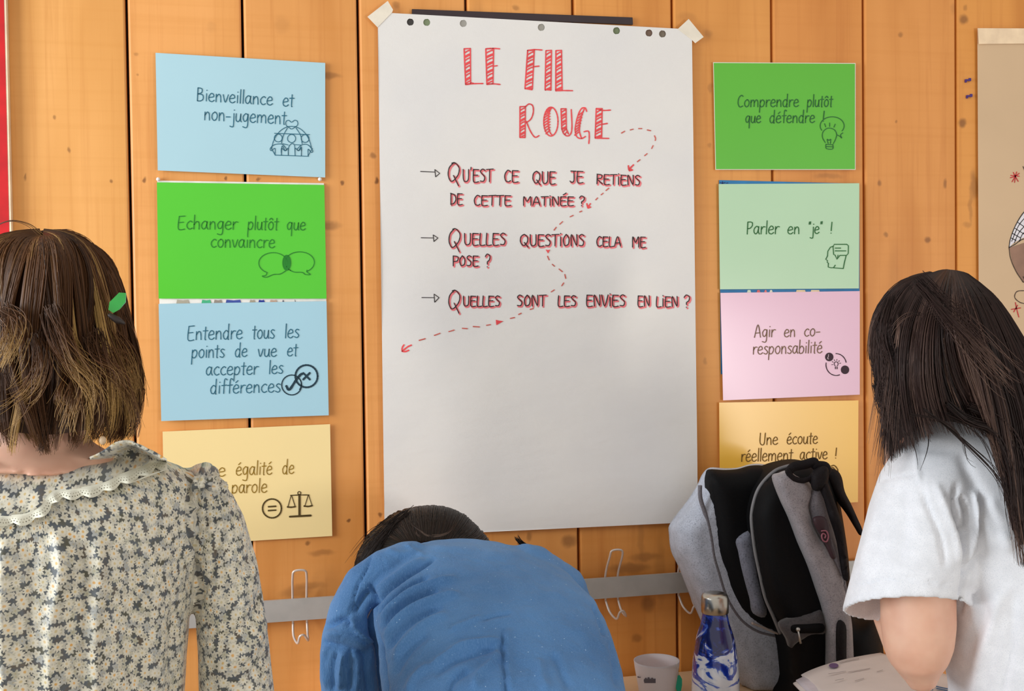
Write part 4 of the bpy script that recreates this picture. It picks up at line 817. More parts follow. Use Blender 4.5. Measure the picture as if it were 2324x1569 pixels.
def hair(name, parent, guides, center, n, m, K_=16, clumps=40, sway=.006, depth=.10, rad=.0006, tonef=None, tip=.5, seed=1, base=True, extra=(), grad=0.0, cut=.12):
    r = np.random.default_rng(seed); Gd = np.array([resample(g, K_) for g in guides]); NG = len(Gd); V = []; Fc = []; tone = []
    cen = np.array(center); cl_u = np.sort(r.uniform(0, NG - 1, clumps)); cl_t = r.uniform(0, 1, clumps); cl_ph = r.uniform(0, 6.28, clumps); cl_fr = r.uniform(3, 7, clumps); cl_off = r.normal(0, 1, (clumps, 3)); cl_d = r.uniform(0, 1, clumps)
    tt = np.linspace(0, 1, K_)
    if base:                              # under-layer, just inside the strands
        B = []; dn = np.linspace(0, NG - 1, NG * 3)
        for u in dn:
            i = min(int(u), NG - 2); g = Gd[i] * (1 - (u - i)) + Gd[i + 1] * (u - i); L = g.copy(); c2 = np.stack([np.full(K_, cen[0]), np.full(K_, cen[1]), g[:, 2]], 1)
            L = c2 + (g - c2) * (1 - depth * .9); B.append(L[:int(K_ * .96)])
        B = np.array(B); nu, nv = B.shape[:2]; V += [tuple(p) for p in B.reshape(-1, 3)]
        Fc += [(i * nv + j, i * nv + j + 1, (i + 1) * nv + j + 1, (i + 1) * nv + j) for i in range(nu - 1) for j in range(nv - 1)]; tone += [.12] * (nu * nv)
    def strand(g, rr, tn, gr=0.0):
        k_ = len(V); T_ = np.gradient(g, axis=0); T_ /= np.linalg.norm(T_, axis=1)[:, None] + 1e-9
        U_ = np.cross(T_, g - CAM); U_ /= np.linalg.norm(U_, axis=1)[:, None] + 1e-9; W_ = np.cross(T_, U_)
        for j in range(len(g)):
            w2 = rr * (1 - .75 * (j / (len(g) - 1)) ** 2)
            for a, b in ((1, .3), (-1, .3), (0, -.9)): V.append(tuple(g[j] + U_[j] * a * w2 + W_[j] * b * w2)); tone.append(min(1.0, max(0.0, tn + gr * (j / (len(g) - 1)))))
        for j in range(len(g) - 1):
            for q in range(3): q2 = (q + 1) % 3; Fc.append((k_ + 3 * j + q, k_ + 3 * j + q2, k_ + 3 * j + 3 + q2, k_ + 3 * j + 3 + q))
    for s_ in range(n):
        u = r.uniform(0, NG - 1); c = int(np.clip(np.searchsorted(cl_u, u) - (r.random() < .5), 0, clumps - 1))
        um = u + (cl_u[c] - u) * tip * tt ** 1.2; um = np.clip(um, 0, NG - 1.0001); i = um.astype(int); f = (um - i)[:, None]
        g = Gd[i, np.arange(K_)] * (1 - f) + Gd[np.minimum(i + 1, NG - 1), np.arange(K_)] * f
        dp_ = depth * (r.random() ** 1.5) * (.4 + .6 * tt) + .035 * cl_d[c] * tt - .02; c2 = np.stack([np.full(K_, cen[0]), np.full(K_, cen[1]), g[:, 2]], 1)
        g = c2 + (g - c2) * (1 - dp_)[:, None]
        sw = sway * tt ** 1.3; g = g + cl_off[c] * (sw * np.sin(cl_fr[c] * tt + cl_ph[c]))[:, None] * np.array([1, .6, .3]) + r.normal(0, 1, 3) * (.0022 * tt)[:, None]
        e = 1 - cut * r.random() ** 1.5; g = resample(g[:max(4, int(K_ * e))], K_) if e < .97 else g
        tn = np.clip(.30 * cl_t[c] + .35 * r.random() - .05 + (tonef(g, c, cl_t) if tonef else 0), 0, 1); strand(g, rad * r.uniform(.7, 1.4), tn, grad * max(0, cl_t[c] - .45) * 1.8)
    for pl, cnt, spr, tn, rr in extra:    # single locks
        for q in range(cnt):
            g = resample(pl, K_); g[:, 1] += .018 * (1 - tt) ** 3; g = g + r.normal(0, 1, 3) * spr * np.linspace(.3, 1, K_)[:, None] + np.sin(tt * 5 + r.uniform(0, 6))[:, None] * spr * .4; strand(g[:int(K_ * r.uniform(.75, 1))], rr, float(np.clip(tn * .25 + r.uniform(-.1, .12), 0, 1)), tn * .75)
    o = mesh_obj(name, V, Fc, m, parent, True); at = o.data.attributes.new('tone', 'FLOAT', 'POINT'); at.data.foreach_set('value', np.array(tone, dtype=np.float32)); o['kind'] = 'stuff'
    return o
def bvh_of(o):
    me = o.data; return BVHTree.FromPolygons([v.co for v in me.vertices], [tuple(p.vertices) for p in me.polygons])
def drape(bv, px, py, lift, fb):
    d = Vector(W2C.T @ np.array([(px - CXP) / F, (py - CYP) / F, 1.0])).normalized(); h = bv.ray_cast(Vector(CAM), d)
    return h[0] - d * lift if h[0] is not None else P(px, py, fb)

# ---- woman in the floral blouse, seen from behind at the left
YL = -.67; s1 = pxm(200, 1200, YL)
wl = thing('person', 'woman with brown bob seen from behind in cream floral blouse, at left', 'person', (P(70, 1500, YL).x, YL, 0))
def TL(py, r, th): return RP(140 - r, r, py, YL, th)
mb = MB(); mb.loft([TL(1052, 330, .045), TL(1070, 405, .066), TL(1100, 448, .085), (TL(1160, 458, .10)), TL(1250, 446, .112), TL(1400, 431, .115), TL(1569, 420, .116), TL(1760, 410, .118), TL(2000, 432, .135)], 56, True, 2.3)
def mir(x): return 140 - x
for f_x in (lambda x: x, mir):
    mb.tube([P(f_x(250), 1048, YL + .012), P(f_x(290), 1036, YL), P(f_x(345), 1062, YL), P(f_x(400), 1090, YL), P(f_x(440), 1108, YL)], [18 * s1, 31 * s1, 30 * s1, 34 * s1, 42 * s1], 20, dome=True)
    mb.ball(P(f_x(462), 1092, YL), (40 * s1, .045, 44 * s1))
    mb.tube([P(f_x(468), 1120, YL), P(f_x(492), 1190, YL), P(f_x(512), 1290, YL), P(f_x(524), 1400, YL), P(f_x(532), 1500, YL), P(f_x(538), 1600, YL), P(f_x(540), 1720, YL + .01), P(f_x(520), 1790, YL + .06), P(f_x(480), 1800, YL + .14), P(f_x(440), 1790, YL + .22)],
            [54 * s1, 68 * s1, 78 * s1, 84 * s1, 88 * s1, 92 * s1, 90 * s1, 80 * s1, 60 * s1, 48 * s1], 28, dome=True)
tf = NT('daisy_cloth'); g = tf.n('ShaderNodeAttribute', attribute_name='rest').outputs['Vector']; sp_ = tf.n('ShaderNodeSeparateXYZ'); tf.l(g, sp_.inputs[0])
cx_ = tf.n('ShaderNodeCombineXYZ'); tf.l(tf.math('MULTIPLY_ADD', sp_.outputs[1], .75, sp_.outputs[0]), cx_.inputs[0]); tf.l(sp_.outputs[2], cx_.inputs[1])
wn = tf.n('ShaderNodeTexNoise'); wn.inputs['Scale'].default_value = 300; tf.l(g, wn.inputs['Vector']); wa = tf.n('ShaderNodeVectorMath', operation='MULTIPLY_ADD'); tf.l(wn.outputs['Color'], wa.inputs[0]); wa.inputs[1].default_value = (.0018, .0018, 0); tf.l(cx_.outputs[0], wa.inputs[2]); uv = wa.outputs[0]
def flowers(scale, off, r0, amp, petals, rnd):
    a = tf.n('ShaderNodeVectorMath', operation='ADD'); tf.l(uv, a.inputs[0]); a.inputs[1].default_value = off
    v = tf.n('ShaderNodeTexVoronoi', voronoi_dimensions='2D'); v.inputs['Scale'].default_value = scale; v.inputs['Randomness'].default_value = rnd; tf.l(a.outputs[0], v.inputs['Vector'])
    d = tf.n('ShaderNodeVectorMath', operation='SUBTRACT'); tf.l(a.outputs[0], d.inputs[0]); tf.l(v.outputs['Position'], d.inputs[1]); s = tf.n('ShaderNodeSeparateXYZ'); tf.l(d.outputs[0], s.inputs[0])
    cs = tf.n('ShaderNodeSeparateColor'); tf.l(v.outputs['Color'], cs.inputs[0]); rn = cs.outputs[0]
    an = tf.math('ARCTAN2', s.outputs[1], s.outputs[0]); w_ = tf.math('COSINE', tf.math('MULTIPLY_ADD', an, petals, tf.math('MULTIPLY', rn, 6)))
    R_ = tf.math('ADD', tf.math('MULTIPLY_ADD', w_, amp, r0), tf.math('MULTIPLY', rn, .10)); fm = tf.math('MULTIPLY', tf.math('SUBTRACT', R_, v.outputs['Distance']), 14)
    mk = tf.n('ShaderNodeClamp'); tf.l(fm, mk.inputs[0]); cm = tf.n('ShaderNodeClamp'); tf.l(tf.math('MULTIPLY', tf.math('SUBTRACT', .155, v.outputs['Distance']), 12), cm.inputs[0])
    line = tf.n('ShaderNodeClamp'); tf.l(tf.math('MULTIPLY', tf.math('SUBTRACT', .10, tf.math('ABSOLUTE', tf.math('ADD', w_, .9))), 4), line.inputs[0])
    return mk.outputs[0], cm.outputs[0], rn, cs.outputs[1], v.outputs['Distance']
basec = tf.ramp(tf.noise(g, 60, 2), [(.35, (84, 82, 66)), (.52, (80, 87, 94)), (.68, (96, 86, 72))])
m1, c1, r1, q1, d1 = flowers(112, (.3, .7, 0), .45, .13, 5, .85)
pet1 = tf.ramp(r1, [(0, (184, 182, 162)), (.5, (208, 202, 184)), (1, (172, 174, 170))])
m2, c2_, r2, q2_, d2 = flowers(74, (0, 0, 0), .36, .09, 9, .8)
pet2 = tf.mix(tf.math('MULTIPLY', d2, 1.3), (232, 226, 208), (200, 194, 172))
cc = tf.mix(m1, basec, pet1); cc = tf.mix(tf.math('MULTIPLY', c1, .5), cc, (176, 158, 110)); cc = tf.mix(m2, cc, pet2)
ctr = tf.ramp(q2_, [(0, (222, 164, 78)), (.35, (214, 190, 132)), (.6, (208, 196, 158)), (1, (226, 172, 96))])
cc = tf.mix(c2_, cc, ctr); tf.l(cc, tf.b.inputs['Base Color']); tf.setb(Roughness=.42); tf.b.inputs['Sheen Weight'].default_value = .3; tf.bump(tf.noise(g, 900, 2), .15, .0008)
floral = tf.m
bl = fuse('blouse', mb, .0042, floral, wl, 7)
co_ = get_co(bl.data); px_ = proj(co_); sl_ = px_[:, 0] > 438; ce_ = np.where(sl_, np.interp(px_[:, 1], [1090, 1190, 1290, 1400, 1500, 1600], [465, 492, 512, 524, 532, 538]), 70.0)
yf_ = np.where(sl_, YL - 80 * s1, YL - .115); co_[:, 0] += np.clip((px_[:, 0] - ce_) / 45, -1, 1) * .75 * (co_[:, 1] - yf_) + .37 * sl_; co_[:, 1] = 0; bl.data.attributes['rest'].data.foreach_set('vector', co_.ravel())
gat = [([(x, 1056 + abs(x - 466) * .4), (x + (x - 470) * .1, 1120), (x + (x - 470) * .25 + 4, 1200 + (x % 17))], 3.2, .0045 if i % 2 else -.0045) for i, x in enumerate(range(436, 512, 8))]
z8 = zoomed((0, 960), 2.5766)
Z8 = lambda pl: z8(pl)
fold(bl.data, [([(432, 1095), (424, 1180), (440, 1260), (452, 1320), (446, 1400), (440, 1490), (436, 1600)], 5, -.010), ([(425, 1100), (416, 1180), (430, 1260), (444, 1330)], 6, .003)] + gat + [
    (Z8([(1110, 500), (1180, 500), (1240, 550), (1300, 545)]), 5, .006), (Z8([(1130, 820), (1110, 700), (1150, 610), (1240, 560)]), 5, .006), (Z8([(1240, 880), (1270, 760), (1300, 640), (1280, 570)]), 5, -.006),
    (Z8([(1180, 1060), (1200, 960), (1250, 860)]), 5, -.005), (Z8([(1150, 700), (1200, 640), (1280, 610)]), 6, .004),
    ([(128, 1200), (140, 1300), (118, 1420), (112, 1620)], 15, .010), ([(222, 1215), (226, 1320), (215, 1450), (222, 1640)], 16, .010), ([(12, 1220), (6, 1400), (14, 1640)], 16, .009), ([(172, 1230), (178, 1400), (168, 1620)], 18, -.006), ([(70, 1240), (60, 1400), (66, 1620)], 20, -.006),
    ([(300, 1250), (296, 1400), (310, 1620)], 22, -.005), ([(350, 1300), (356, 1450), (345, 1620)], 20, .004), ([(395, 1380), (390, 1480), (400, 1600)], 14, -.004),
    ([(580, 1220), (555, 1300), (500, 1360)], 12, -.004), ([(600, 1330), (560, 1420), (480, 1470)], 14, -.005), ([(600, 1400), (570, 1470), (490, 1530)], 14, .005), ([(612, 1480), (560, 1545), (480, 1590)], 13, -.004)],
    extra=lambda co, px: .0009 * grid_noise(co, 60, 3) + .0075 * grid_noise(co, 190, 4) * np.exp(-((px[:, 0] - 462) ** 2 + ((px[:, 1] - 1120) * .6) ** 2) / 52 ** 2))
legs(wl, P(70, 1500, YL).x, YL, .82, mat('dark_denim', (44, 50, 70), .8), mat('shoe_white', (210, 206, 200), .6))
mb = MB(); hl = add_head(mb, P(96, 765, YL + .02), (.05, 1, -.12), (.064, .072, .105))
mb.tube([P(92, 860, YL + .005), P(88, 960, YL), P(84, 1010, YL), P(80, 1060, YL)], [.054, .054, .060, .085], 24)
mb.loft([RP(-20, 195, 1000, YL, .05), RP(-60, 245, 1030, YL, .055), RP(-110, 300, 1058, YL, .052), RP(-180, 340, 1090, YL, .06), RP(-160, 300, 1400, YL, .08), RP(-160, 300, 1900, YL, .085)], 28)
for f_x in (lambda x: x, mir):
    mb.tube([P(f_x(380), 1110, YL), P(f_x(480), 1180, YL), P(f_x(520), 1400, YL), P(f_x(535), 1600, YL), P(f_x(535), 1730, YL + .02), P(f_x(500), 1790, YL + .10), P(f_x(440), 1790, YL + .22), P(f_x(410), 1785, YL + .28)], [.02, .022, .024, .026, .028, .028, .026, .022], 16)
    add_hand(mb, P(f_x(408), 1785, YL + .285), (-.3 if f_x(0) == 0 else .3, 1, -.25), (0, .2, 1), .95, 1 if f_x(0) == 0 else -1)
bd = fuse('body', mb, .005, skin, wl, 5); face_parts(hl, wl)
# collar and lace laid over the back
bv = bvh_of(bl)
inn = smooth_pts([(-8, 1048), (100, 1046), (150, 1044), (200, 1040), (232, 1026), (256, 1008), (290, 1001), (325, 1012)], 6)
out = smooth_pts([(-14, 1170), (30, 1172), (66, 1166), (95, 1146), (122, 1118), (160, 1112), (215, 1104), (262, 1084), (310, 1066), (345, 1048), (378, 1044)], 6)
def rs(pl, n): pl = np.array(pl); d = np.r_[0, np.cumsum(np.linalg.norm(np.diff(pl, axis=0), axis=1))]; t = np.linspace(0, d[-1], n); return np.stack([np.interp(t, d, pl[:, 0]), np.interp(t, d, pl[:, 1])], 1)
for sgn in (0, 1):
    fx = (lambda x: x) if sgn == 0 else (lambda x: -20 - x)
    nu, nv = 60, 14; I_, O_ = rs(inn, nu + 1), rs(out, nu + 1); V = []
    for i in range(nu + 1):
        for j in range(nv + 1):
            v = j / nv; q = I_[i] * (1 - v) + O_[i] * v; V.append(drape(bv, fx(q[0]), q[1], .0035 + .005 * v + .0012 * math.sin(i * .5) * v, YL - .09))
    Vn = np.array([tuple(p) for p in V]).reshape(nu + 1, nv + 1, 3)
    for _ in range(3): Vn[1:-1, 1:-1] = (Vn[1:-1, 1:-1] * 2 + Vn[2:, 1:-1] + Vn[:-2, 1:-1] + Vn[1:-1, 2:] + Vn[1:-1, :-2]) / 6
    Fc = [(i * (nv + 1) + j, i * (nv + 1) + j + 1, (i + 1) * (nv + 1) + j + 1, (i + 1) * (nv + 1) + j) for i in range(nu) for j in range(nv)]
    if sgn: Fc = [f[::-1] for f in Fc]
    co_ = mesh_obj('collar', Vn.reshape(-1, 3), Fc, floral, wl, True); at = co_.data.attributes.new('rest', 'FLOAT_VECTOR', 'POINT'); at.data.foreach_set('vector', (Vn * np.array([1, 0, 1.0])).ravel()); so = co_.modifiers.new('s', 'SOLIDIFY'); so.thickness = .0022; so.offset = 0
    # lace band: scalloped edge with a row of real eyelets
    pl = rs(out, 120); L_ = float(np.linalg.norm(np.diff(pl, axis=0), axis=1).sum()); ns = int(L_ / 2.6); pts = []; sc_w = 44.0
    def vmax(s): return 15 + 9 * abs(math.sin(PI * s / sc_w))
    nh = [(s_, 9.5 + 6.5 * abs(math.sin(PI * s_ / sc_w)), 1.5) for s_ in np.arange(4, L_ - 3, 6.0)] + [(s_, 4.5 + 5 * abs(math.sin(PI * s_ / sc_w)), 1.1) for s_ in np.arange(7, L_ - 3, 6.0)]
    for i in range(ns + 1):
        s_ = L_ * i / ns
        for j in range(7): pts.append((s_, -3 + (vmax(s_) + 3) * j / 6))
    pts = [p for p in pts if all(math.hypot(p[0] - h[0], p[1] - h[1]) > h[2] * 1.5 for h in nh)]
    hp = []
    for h in nh: hp += circ(h[0], h[1], h[2], n=7)[:-1]
    V2, _, F2, _, _, _ = delaunay_2d_cdt([Vector(p) for p in pts + hp], [], [], 0, 1e-5)
    T_ = np.gradient(pl, axis=0); T_ /= np.linalg.norm(T_, axis=1)[:, None]; N_ = np.stack([-T_[:, 1], T_[:, 0]], 1); ts = np.linspace(0, L_, 120); V = []
    for v in V2:
        i_ = np.interp(v[0], ts, np.arange(120)); a = int(min(118, i_)); f = i_ - a; b = pl[a] * (1 - f) + pl[a + 1] * f; nn = N_[a] * (1 - f) + N_[a + 1] * f; q = b + nn * v[1]
        V.append(drape(bv, fx(q[0]), q[1], .0095 + .003 * math.sin(v[0] * .14) * max(0, v[1]) / 15, YL - .09))
    Fc = []
    for f in F2:
        c_ = (sum(V2[i][0] for i in f) / 3, sum(V2[i][1] for i in f) / 3)
        if c_[1] > vmax(c_[0]) + .6 or any(abs(c_[0] - h[0]) < 3 and math.hypot(c_[0] - h[0], c_[1] - h[1]) < h[2] * .8 for h in nh): continue
        Fc.append(tuple(f))
    lc = mesh_obj('lace_trim', V, Fc, mat('lace_white', (226, 224, 206), .7), wl, False); so = lc.modifiers.new('s', 'SOLIDIFY'); so.thickness = .0009; so.offset = 0
# hair
prof = [(528, 6), (534, 50), (548, 96), (580, 134), (630, 158), (700, 172), (770, 178), (850, 188), (920, 192), (970, 190), (1000, 176)]
def lg_guides():
    out_ = []
    for a in np.linspace(-132, 132, 25):
        ar = math.radians(a); cut = 1.0 - .035 * math.exp(-((a + 12) / 22) ** 2); pl_ = []
        for py, w_ in prof:
            py2 = 528 + (py - 528) * cut; c = P(96, py2, YL); r_ = w_ * s1; f_ = 1 + .05 * math.sin(a * .09 + py * .01)
            yy = -math.cos(ar) * r_ * (1.0 if abs(a) < 90 else 1.1) * f_; pl_.append((c.x + math.sin(ar) * r_ * f_, c.y + yy * 1.0, c.z - (.004 * math.cos(ar * 3))))
        out_.append(pl_)
    return out_
def toneL(g, c, ct_):
    e = proj(g[[6, 12]]); hi = 0
    if ct_[c] > .80: hi += .08
    
    return hi + .06
hl_m = hair_mat('hair_brown', (42, 24, 12), (96, 60, 30), (200, 160, 96))
def L3(pl, Y=YL - .115): return [tuple(P(x, y, Y)) for x, y in pl]
z7 = zoomed((0, 470), 2.96)
ex = [(L3([(-20, 512), (20, 500), (60, 508), (90, 530), (130, 570)], YL - .02), 5, .0012, .75, .0004), (L3([(60, 530), (130, 525), (190, 545), (230, 590), (262, 655)], YL - .01), 40, .0025, .6, .0005),
      (L3([(110, 530), (150, 522), (200, 545)], YL), 16, .002, .5, .0004),
      (L3(z7([(320, 690), (400, 880), (500, 1060), (620, 1200), (640, 1330), (590, 1440)])), 70, .010, .80, .0005), (L3(z7([(680, 680), (720, 800), (790, 950), (830, 1150), (850, 1300), (862, 1440)]), YL - .05), 90, .011, .8, .0005),
      (L3(z7([(0, 680), (70, 780), (80, 900), (40, 1020), (0, 1100)])), 80, .011, .82, .0005), (L3(z7([(240, 850), (270, 960), (265, 1120), (200, 1240), (100, 1310), (30, 1330)])), 50, .010, .7, .0005),
      (L3(z7([(520, 1130), (500, 1260), (470, 1400), (460, 1530)])), 40, .009, .75, .0005), (L3(z7([(420, 1150), (400, 1260), (420, 1330)])), 40, .004, .6, .0005), (L3(z7([(600, 870), (660, 1010), (760, 1140), (800, 1300)]), YL - .10), 70, .012, .62, .0005),
      (L3(z7([(700, 850), (860, 1000), (905, 1180), (880, 1340), (920, 1400)]), YL - .03), 36, .006, .75, .0004), (L3(z7([(810, 820), (930, 1050), (965, 1200), (930, 1330)]), YL - .03), 4, .002, .7, .0003)]
hair('hair', wl, lg_guides(), P(96, 760, YL), 7000, hl_m, 20, 70, .020, .13, .00058, toneL, .8, 3, True, ex, .75, .28)
cl = MB(); q = [P(x, y, YL - .085) for x, y in z7([(845, 578), (800, 575), (770, 605), (735, 640), (728, 690), (760, 712), (800, 690), (842, 640)])]; n = len(q)
cl.add(q + [v + Vector((0, .006, 0)) for v in q], [tuple(range(n))[::-1], tuple(range(n, 2 * n))] + [(i, (i + 1) % n, (i + 1) % n + n, i + n) for i in range(n)]); clo = cl.obj('hair_clip', mat('clip_green', (60, 168, 76), .3), wl, False); clo['label'] = 'green plastic hair clip'
cl = MB(); cl.tube([P(x, y, YL - .087) for x, y in z7([(740, 730), (790, 760), (830, 780)])], [.003, .0045, .002], 8, dome=True); cl.obj('clip_spring', mat('clip_dark', (44, 34, 30), .5), wl)
cl = MB(); cl.ball(P(233, 1000, YL - .08), (.004, .004, .005), 10); cl.obj('earring', mat('pearl', (226, 196, 160), .3), wl)

# ---- person in the blue shirt bending over the table
YB = -.50
wb = thing('person', 'person in blue chambray shirt bending far over the table, head down', 'person', (P(1130, 1569, -.72).x, -.72, 0))
kb = lambda Y: pxm(1100, 1400, Y)
mb = MB()
def RB(l, r, py, Y, th): return RP(l, r, py, Y, th)
mb.loft([RB(960, 1090, 1232, -.36, .035), RB(905, 1175, 1250, -.37, .060), RB(862, 1245, 1284, -.39, .085), RB(846, 1300, 1326, -.42, .105), RB(848, 1340, 1370, -.45, .115), RB(856, 1372, 1430, -.49, .12), RB(864, 1395, 1500, -.54, .125), RB(870, 1409, 1569, -.58, .13), RB(874, 1422, 1680, -.64, .13), RB(870, 1430, 1820, -.68, .13), RB(862, 1436, 1960, -.70, .135)], 56, True, 2.2)
kk = pxm(800, 1400, -.40)
mb.tube([P(930, 1268, -.37), P(880, 1292, -.38), P(838, 1330, -.385), P(808, 1390, -.39), P(797, 1450, -.395), P(798, 1520, -.40), P(802, 1585, -.40), P(812, 1640, -.385)], [44 * kk, 50 * kk, 58 * kk, 64 * kk, 70 * kk, 72 * kk, 68 * kk, 60 * kk], 28, dome=True)
mb.tube([P(1200, 1290, -.37), P(1270, 1340, -.34), P(1300, 1420, -.30), P(1290, 1500, -.26), P(1270, 1535, -.22)], [.04, .045, .045, .042, .038], 24, dome=True)
tbm = NT('chambray'); g = tbm.n('ShaderNodeNewGeometry').outputs['Position']
c0 = tbm.ramp(tbm.noise(g, 7, 4), [(.3, (60, 110, 164)), (.7, (86, 138, 194))]); th_ = tbm.noise(tbm.scaled(g, (900, 900, 60)), 1, 3, .6)
c0 = tbm.mix(tbm.math('MULTIPLY', tbm.ramp(th_, [(.45, (0, 0, 0)), (.7, (255, 255, 255))]), .30), c0, (130, 174, 224))
vv = tbm.n('ShaderNodeTexVoronoi'); vv.inputs['Scale'].default_value = 75; tbm.l(g, vv.inputs['Vector'])
c0 = tbm.mix(tbm.ramp(vv.outputs['Distance'], [(.035, (255, 255, 255)), (.07, (0, 0, 0))]), c0, (176, 208, 238)); tbm.l(c0, tbm.b.inputs['Base Color']); tbm.setb(Roughness=.8); tbm.b.inputs['Sheen Weight'].default_value = .1; tbm.bump(tbm.math('ADD', tbm.math('MULTIPLY', tbm.noise(tbm.scaled(g, (40, 40, 14)), 1, 5, .65, 1.2), 5.0), th_), .55, .0012)
sh = fuse('shirt', mb, .0042, tbm.m, wb, 8)
zb_ = zoomed((700, 1120), 3.1405)
fold(sh.data, [(zb_(p), w_ * .85, h_ * 1.6) for p, w_, h_ in [
    ([(440, 640), (470, 760), (455, 880), (470, 1000), (510, 1100), (525, 1250), (540, 1410), (540, 1500)], 7, -.014),
    ([(480, 800), (560, 700), (680, 600), (800, 525), (900, 462)], 5, -.0065), ([(470, 720), (560, 640), (700, 540), (820, 470)], 7, .004),
    ([(495, 860), (600, 760), (720, 660), (860, 590)], 5, -.006), ([(510, 900), (620, 790), (760, 690), (900, 640), (1060, 600)], 7, .0055), ([(520, 960), (640, 830), (780, 740), (930, 690)], 6, -.006),
    ([(540, 1040), (640, 900), (780, 800), (960, 740), (1080, 720)], 8, .006), ([(560, 1120), (660, 980), (800, 870), (960, 810)], 7, -.005), ([(600, 1200), (700, 1040), (840, 920), (1000, 860)], 9, .005), ([(610, 1300), (720, 1120), (860, 1000)], 9, -.004),
    ([(860, 1240), (960, 1170), (1100, 1080), (1240, 1060), (1380, 1045)], 8, .0045), ([(900, 1300), (1060, 1190), (1220, 1130), (1330, 1100)], 8, -.004), ([(1000, 980), (1140, 920), (1230, 880)], 5, .003), ([(1230, 905), (1340, 870), (1450, 855)], 5, -.0025),
    ([(1390, 960), (1385, 1100), (1400, 1250), (1410, 1400), (1410, 1500)], 6, -.005), ([(1420, 960), (1415, 1120), (1430, 1400)], 10, .003), ([(1180, 1400), (1200, 1310), (1290, 1220), (1360, 1120)], 10, .005), ([(1000, 1420), (1040, 1330), (1150, 1260)], 8, -.004), ([(700, 1420), (760, 1300), (860, 1220)], 9, .004),
    ([(1740, 1140), (1790, 1250), (1850, 1400)], 9, -.003), ([(1640, 1180), (1660, 1300), (1700, 1420)], 10, .003), ([(2030, 800), (2070, 900), (2110, 1020)], 5, -.004), ([(2150, 1050), (2180, 1200), (2200, 1400)], 7, -.003),
    ([(460, 440), (400, 560), (335, 680), (320, 780), (280, 880)], 3, -.0035), ([(300, 880), (340, 970), (420, 1045), (450, 1060)], 6, .007), ([(330, 850), (380, 760), (430, 690)], 7, -.006), ([(110, 960), (200, 920), (260, 900), (310, 940)], 7, -.007), ([(130, 1000), (230, 1010), (330, 1050), (420, 1100)], 8, .005),
    ([(100, 1060), (200, 1090), (330, 1120), (450, 1160)], 8, -.006), ([(250, 1130), (235, 1250), (225, 1400)], 5, .005), ([(290, 1120), (300, 1250), (290, 1420)], 4, -.005), ([(340, 1120), (350, 1250), (345, 1420)], 4, .004), ([(200, 1120), (170, 1250), (180, 1420)], 5, -.004), ([(140, 1080), (110, 1200), (140, 1400)], 6, .003), ([(400, 1150), (410, 1280), (430, 1420)], 7, -.004),
    ([(700, 350), (740, 400), (830, 450)], 5, .002), ([(560, 400), (640, 430), (760, 420)], 7, .002)]],
    extra=lambda co, px: .0022 * grid_noise(co * np.array([1.0, 1, .6]), 55, 5) + .0012 * grid_noise(co, 130, 6))
cu = MB(); cu.tube([P(812, 1640, -.387), P(818, 1664, -.372)], [.036, .034], 24); cu.obj('cuff', tbm.m, wb)
legs(wb, P(1145, 1700, -.72).x, -.72, .79, mat('black_trousers', (34, 34, 40), .8), mat('shoe_dark', (50, 44, 40), .6))
mb = MB(); hb = add_head(mb, P(985, 1290, -.19), (.05, .35, -1), (.070, .080, .112))
mb.tube([P(990, 1300, -.25), P(1010, 1325, -.33), P(1040, 1370, -.40)], [.050, .052, .06], 20)
mb.loft([RB(930, 1150, 1330, -.38, .03), RB(900, 1280, 1400, -.47, .08), RB(910, 1350, 1569, -.58, .09), RB(910, 1380, 1800, -.68, .09)], 24)
mb.tube([P(900, 1320, -.39), P(815, 1400, -.39), P(800, 1520, -.40), P(814, 1645, -.38), P(860, 1580, -.28), P(900, 1552, -.20)], [.022, .024, .026, .028, .026, .021], 16)
mb.tube([P(1220, 1330, -.36), P(1295, 1420, -.30), P(1275, 1530, -.23), P(1240, 1545, -.18), P(1190, 1548, -.15)], [.034, .034, .030, .026, .021], 16)
add_hand(mb, P(905, 1549, -.19), (.6, .7, -.05), (0, 0, 1), .95, 1); add_hand(mb, P(1186, 1546, -.145), (-.8, .3, -.05), (0, 0, 1), .95, -1)
fuse('body', mb, .005, skin, wb, 5); face_parts(hb, wb)
hbm = hair_mat('hair_black', (18, 12, 10), (46, 32, 25), (120, 98, 84))
gd = []; ch = P(982, 1262, -.20)
topo = smooth_pts([(832, 1262), (842, 1235), (862, 1205), (892, 1176), (930, 1158), (975, 1150), (1020, 1156), (1060, 1175), (1090, 1205), (1108, 1232), (1118, 1262)], 3)
for (x, y) in topo:                       # hair falls from the nape (near us) over the crown and down the far side
    a = (x - 975) / 145; tp_ = P(x, y, -.20)
    near = P(975 + (x - 975) * .55, 1238 - 10 * (1 - a * a), -.305); mid = P(975 + (x - 975) * .88, y + 12 + 8 * (1 - a * a), -.262)
    far = tp_ + Vector((a * .01, .075, -.03)); fall = tp_ + Vector((a * .012, .095, -.16))
    gd.append([tuple(near), tuple(mid), tuple(tp_), tuple(far), tuple(fall)])
gd2 = [L3([(900, 1190), (872, 1215), (850, 1245), (835, 1275), (822, 1310)], -.22), L3([(925, 1180), (890, 1210), (865, 1245), (848, 1275), (830, 1310)], -.26)]
exb = [(gd2[0], 260, .013, .30, .0005), (gd2[1], 260, .013, .25, .0005), (L3([(940, 1196), (955, 1206), (968, 1216), (985, 1219)], -.318), 10, .0012, .95, .0005), (L3([(1040, 1190), (1020, 1208), (1000, 1216), (975, 1218)], -.318), 10, .0012, .95, .0005), (L3([(950, 1200), (945, 1212), (955, 1220)], -.318), 6, .001, .8, .0005),
       (L3([(1218, 1258), (1200, 1245), (1185, 1234), (1168, 1216)], -.355), 50, .0022, .1, .0008)]
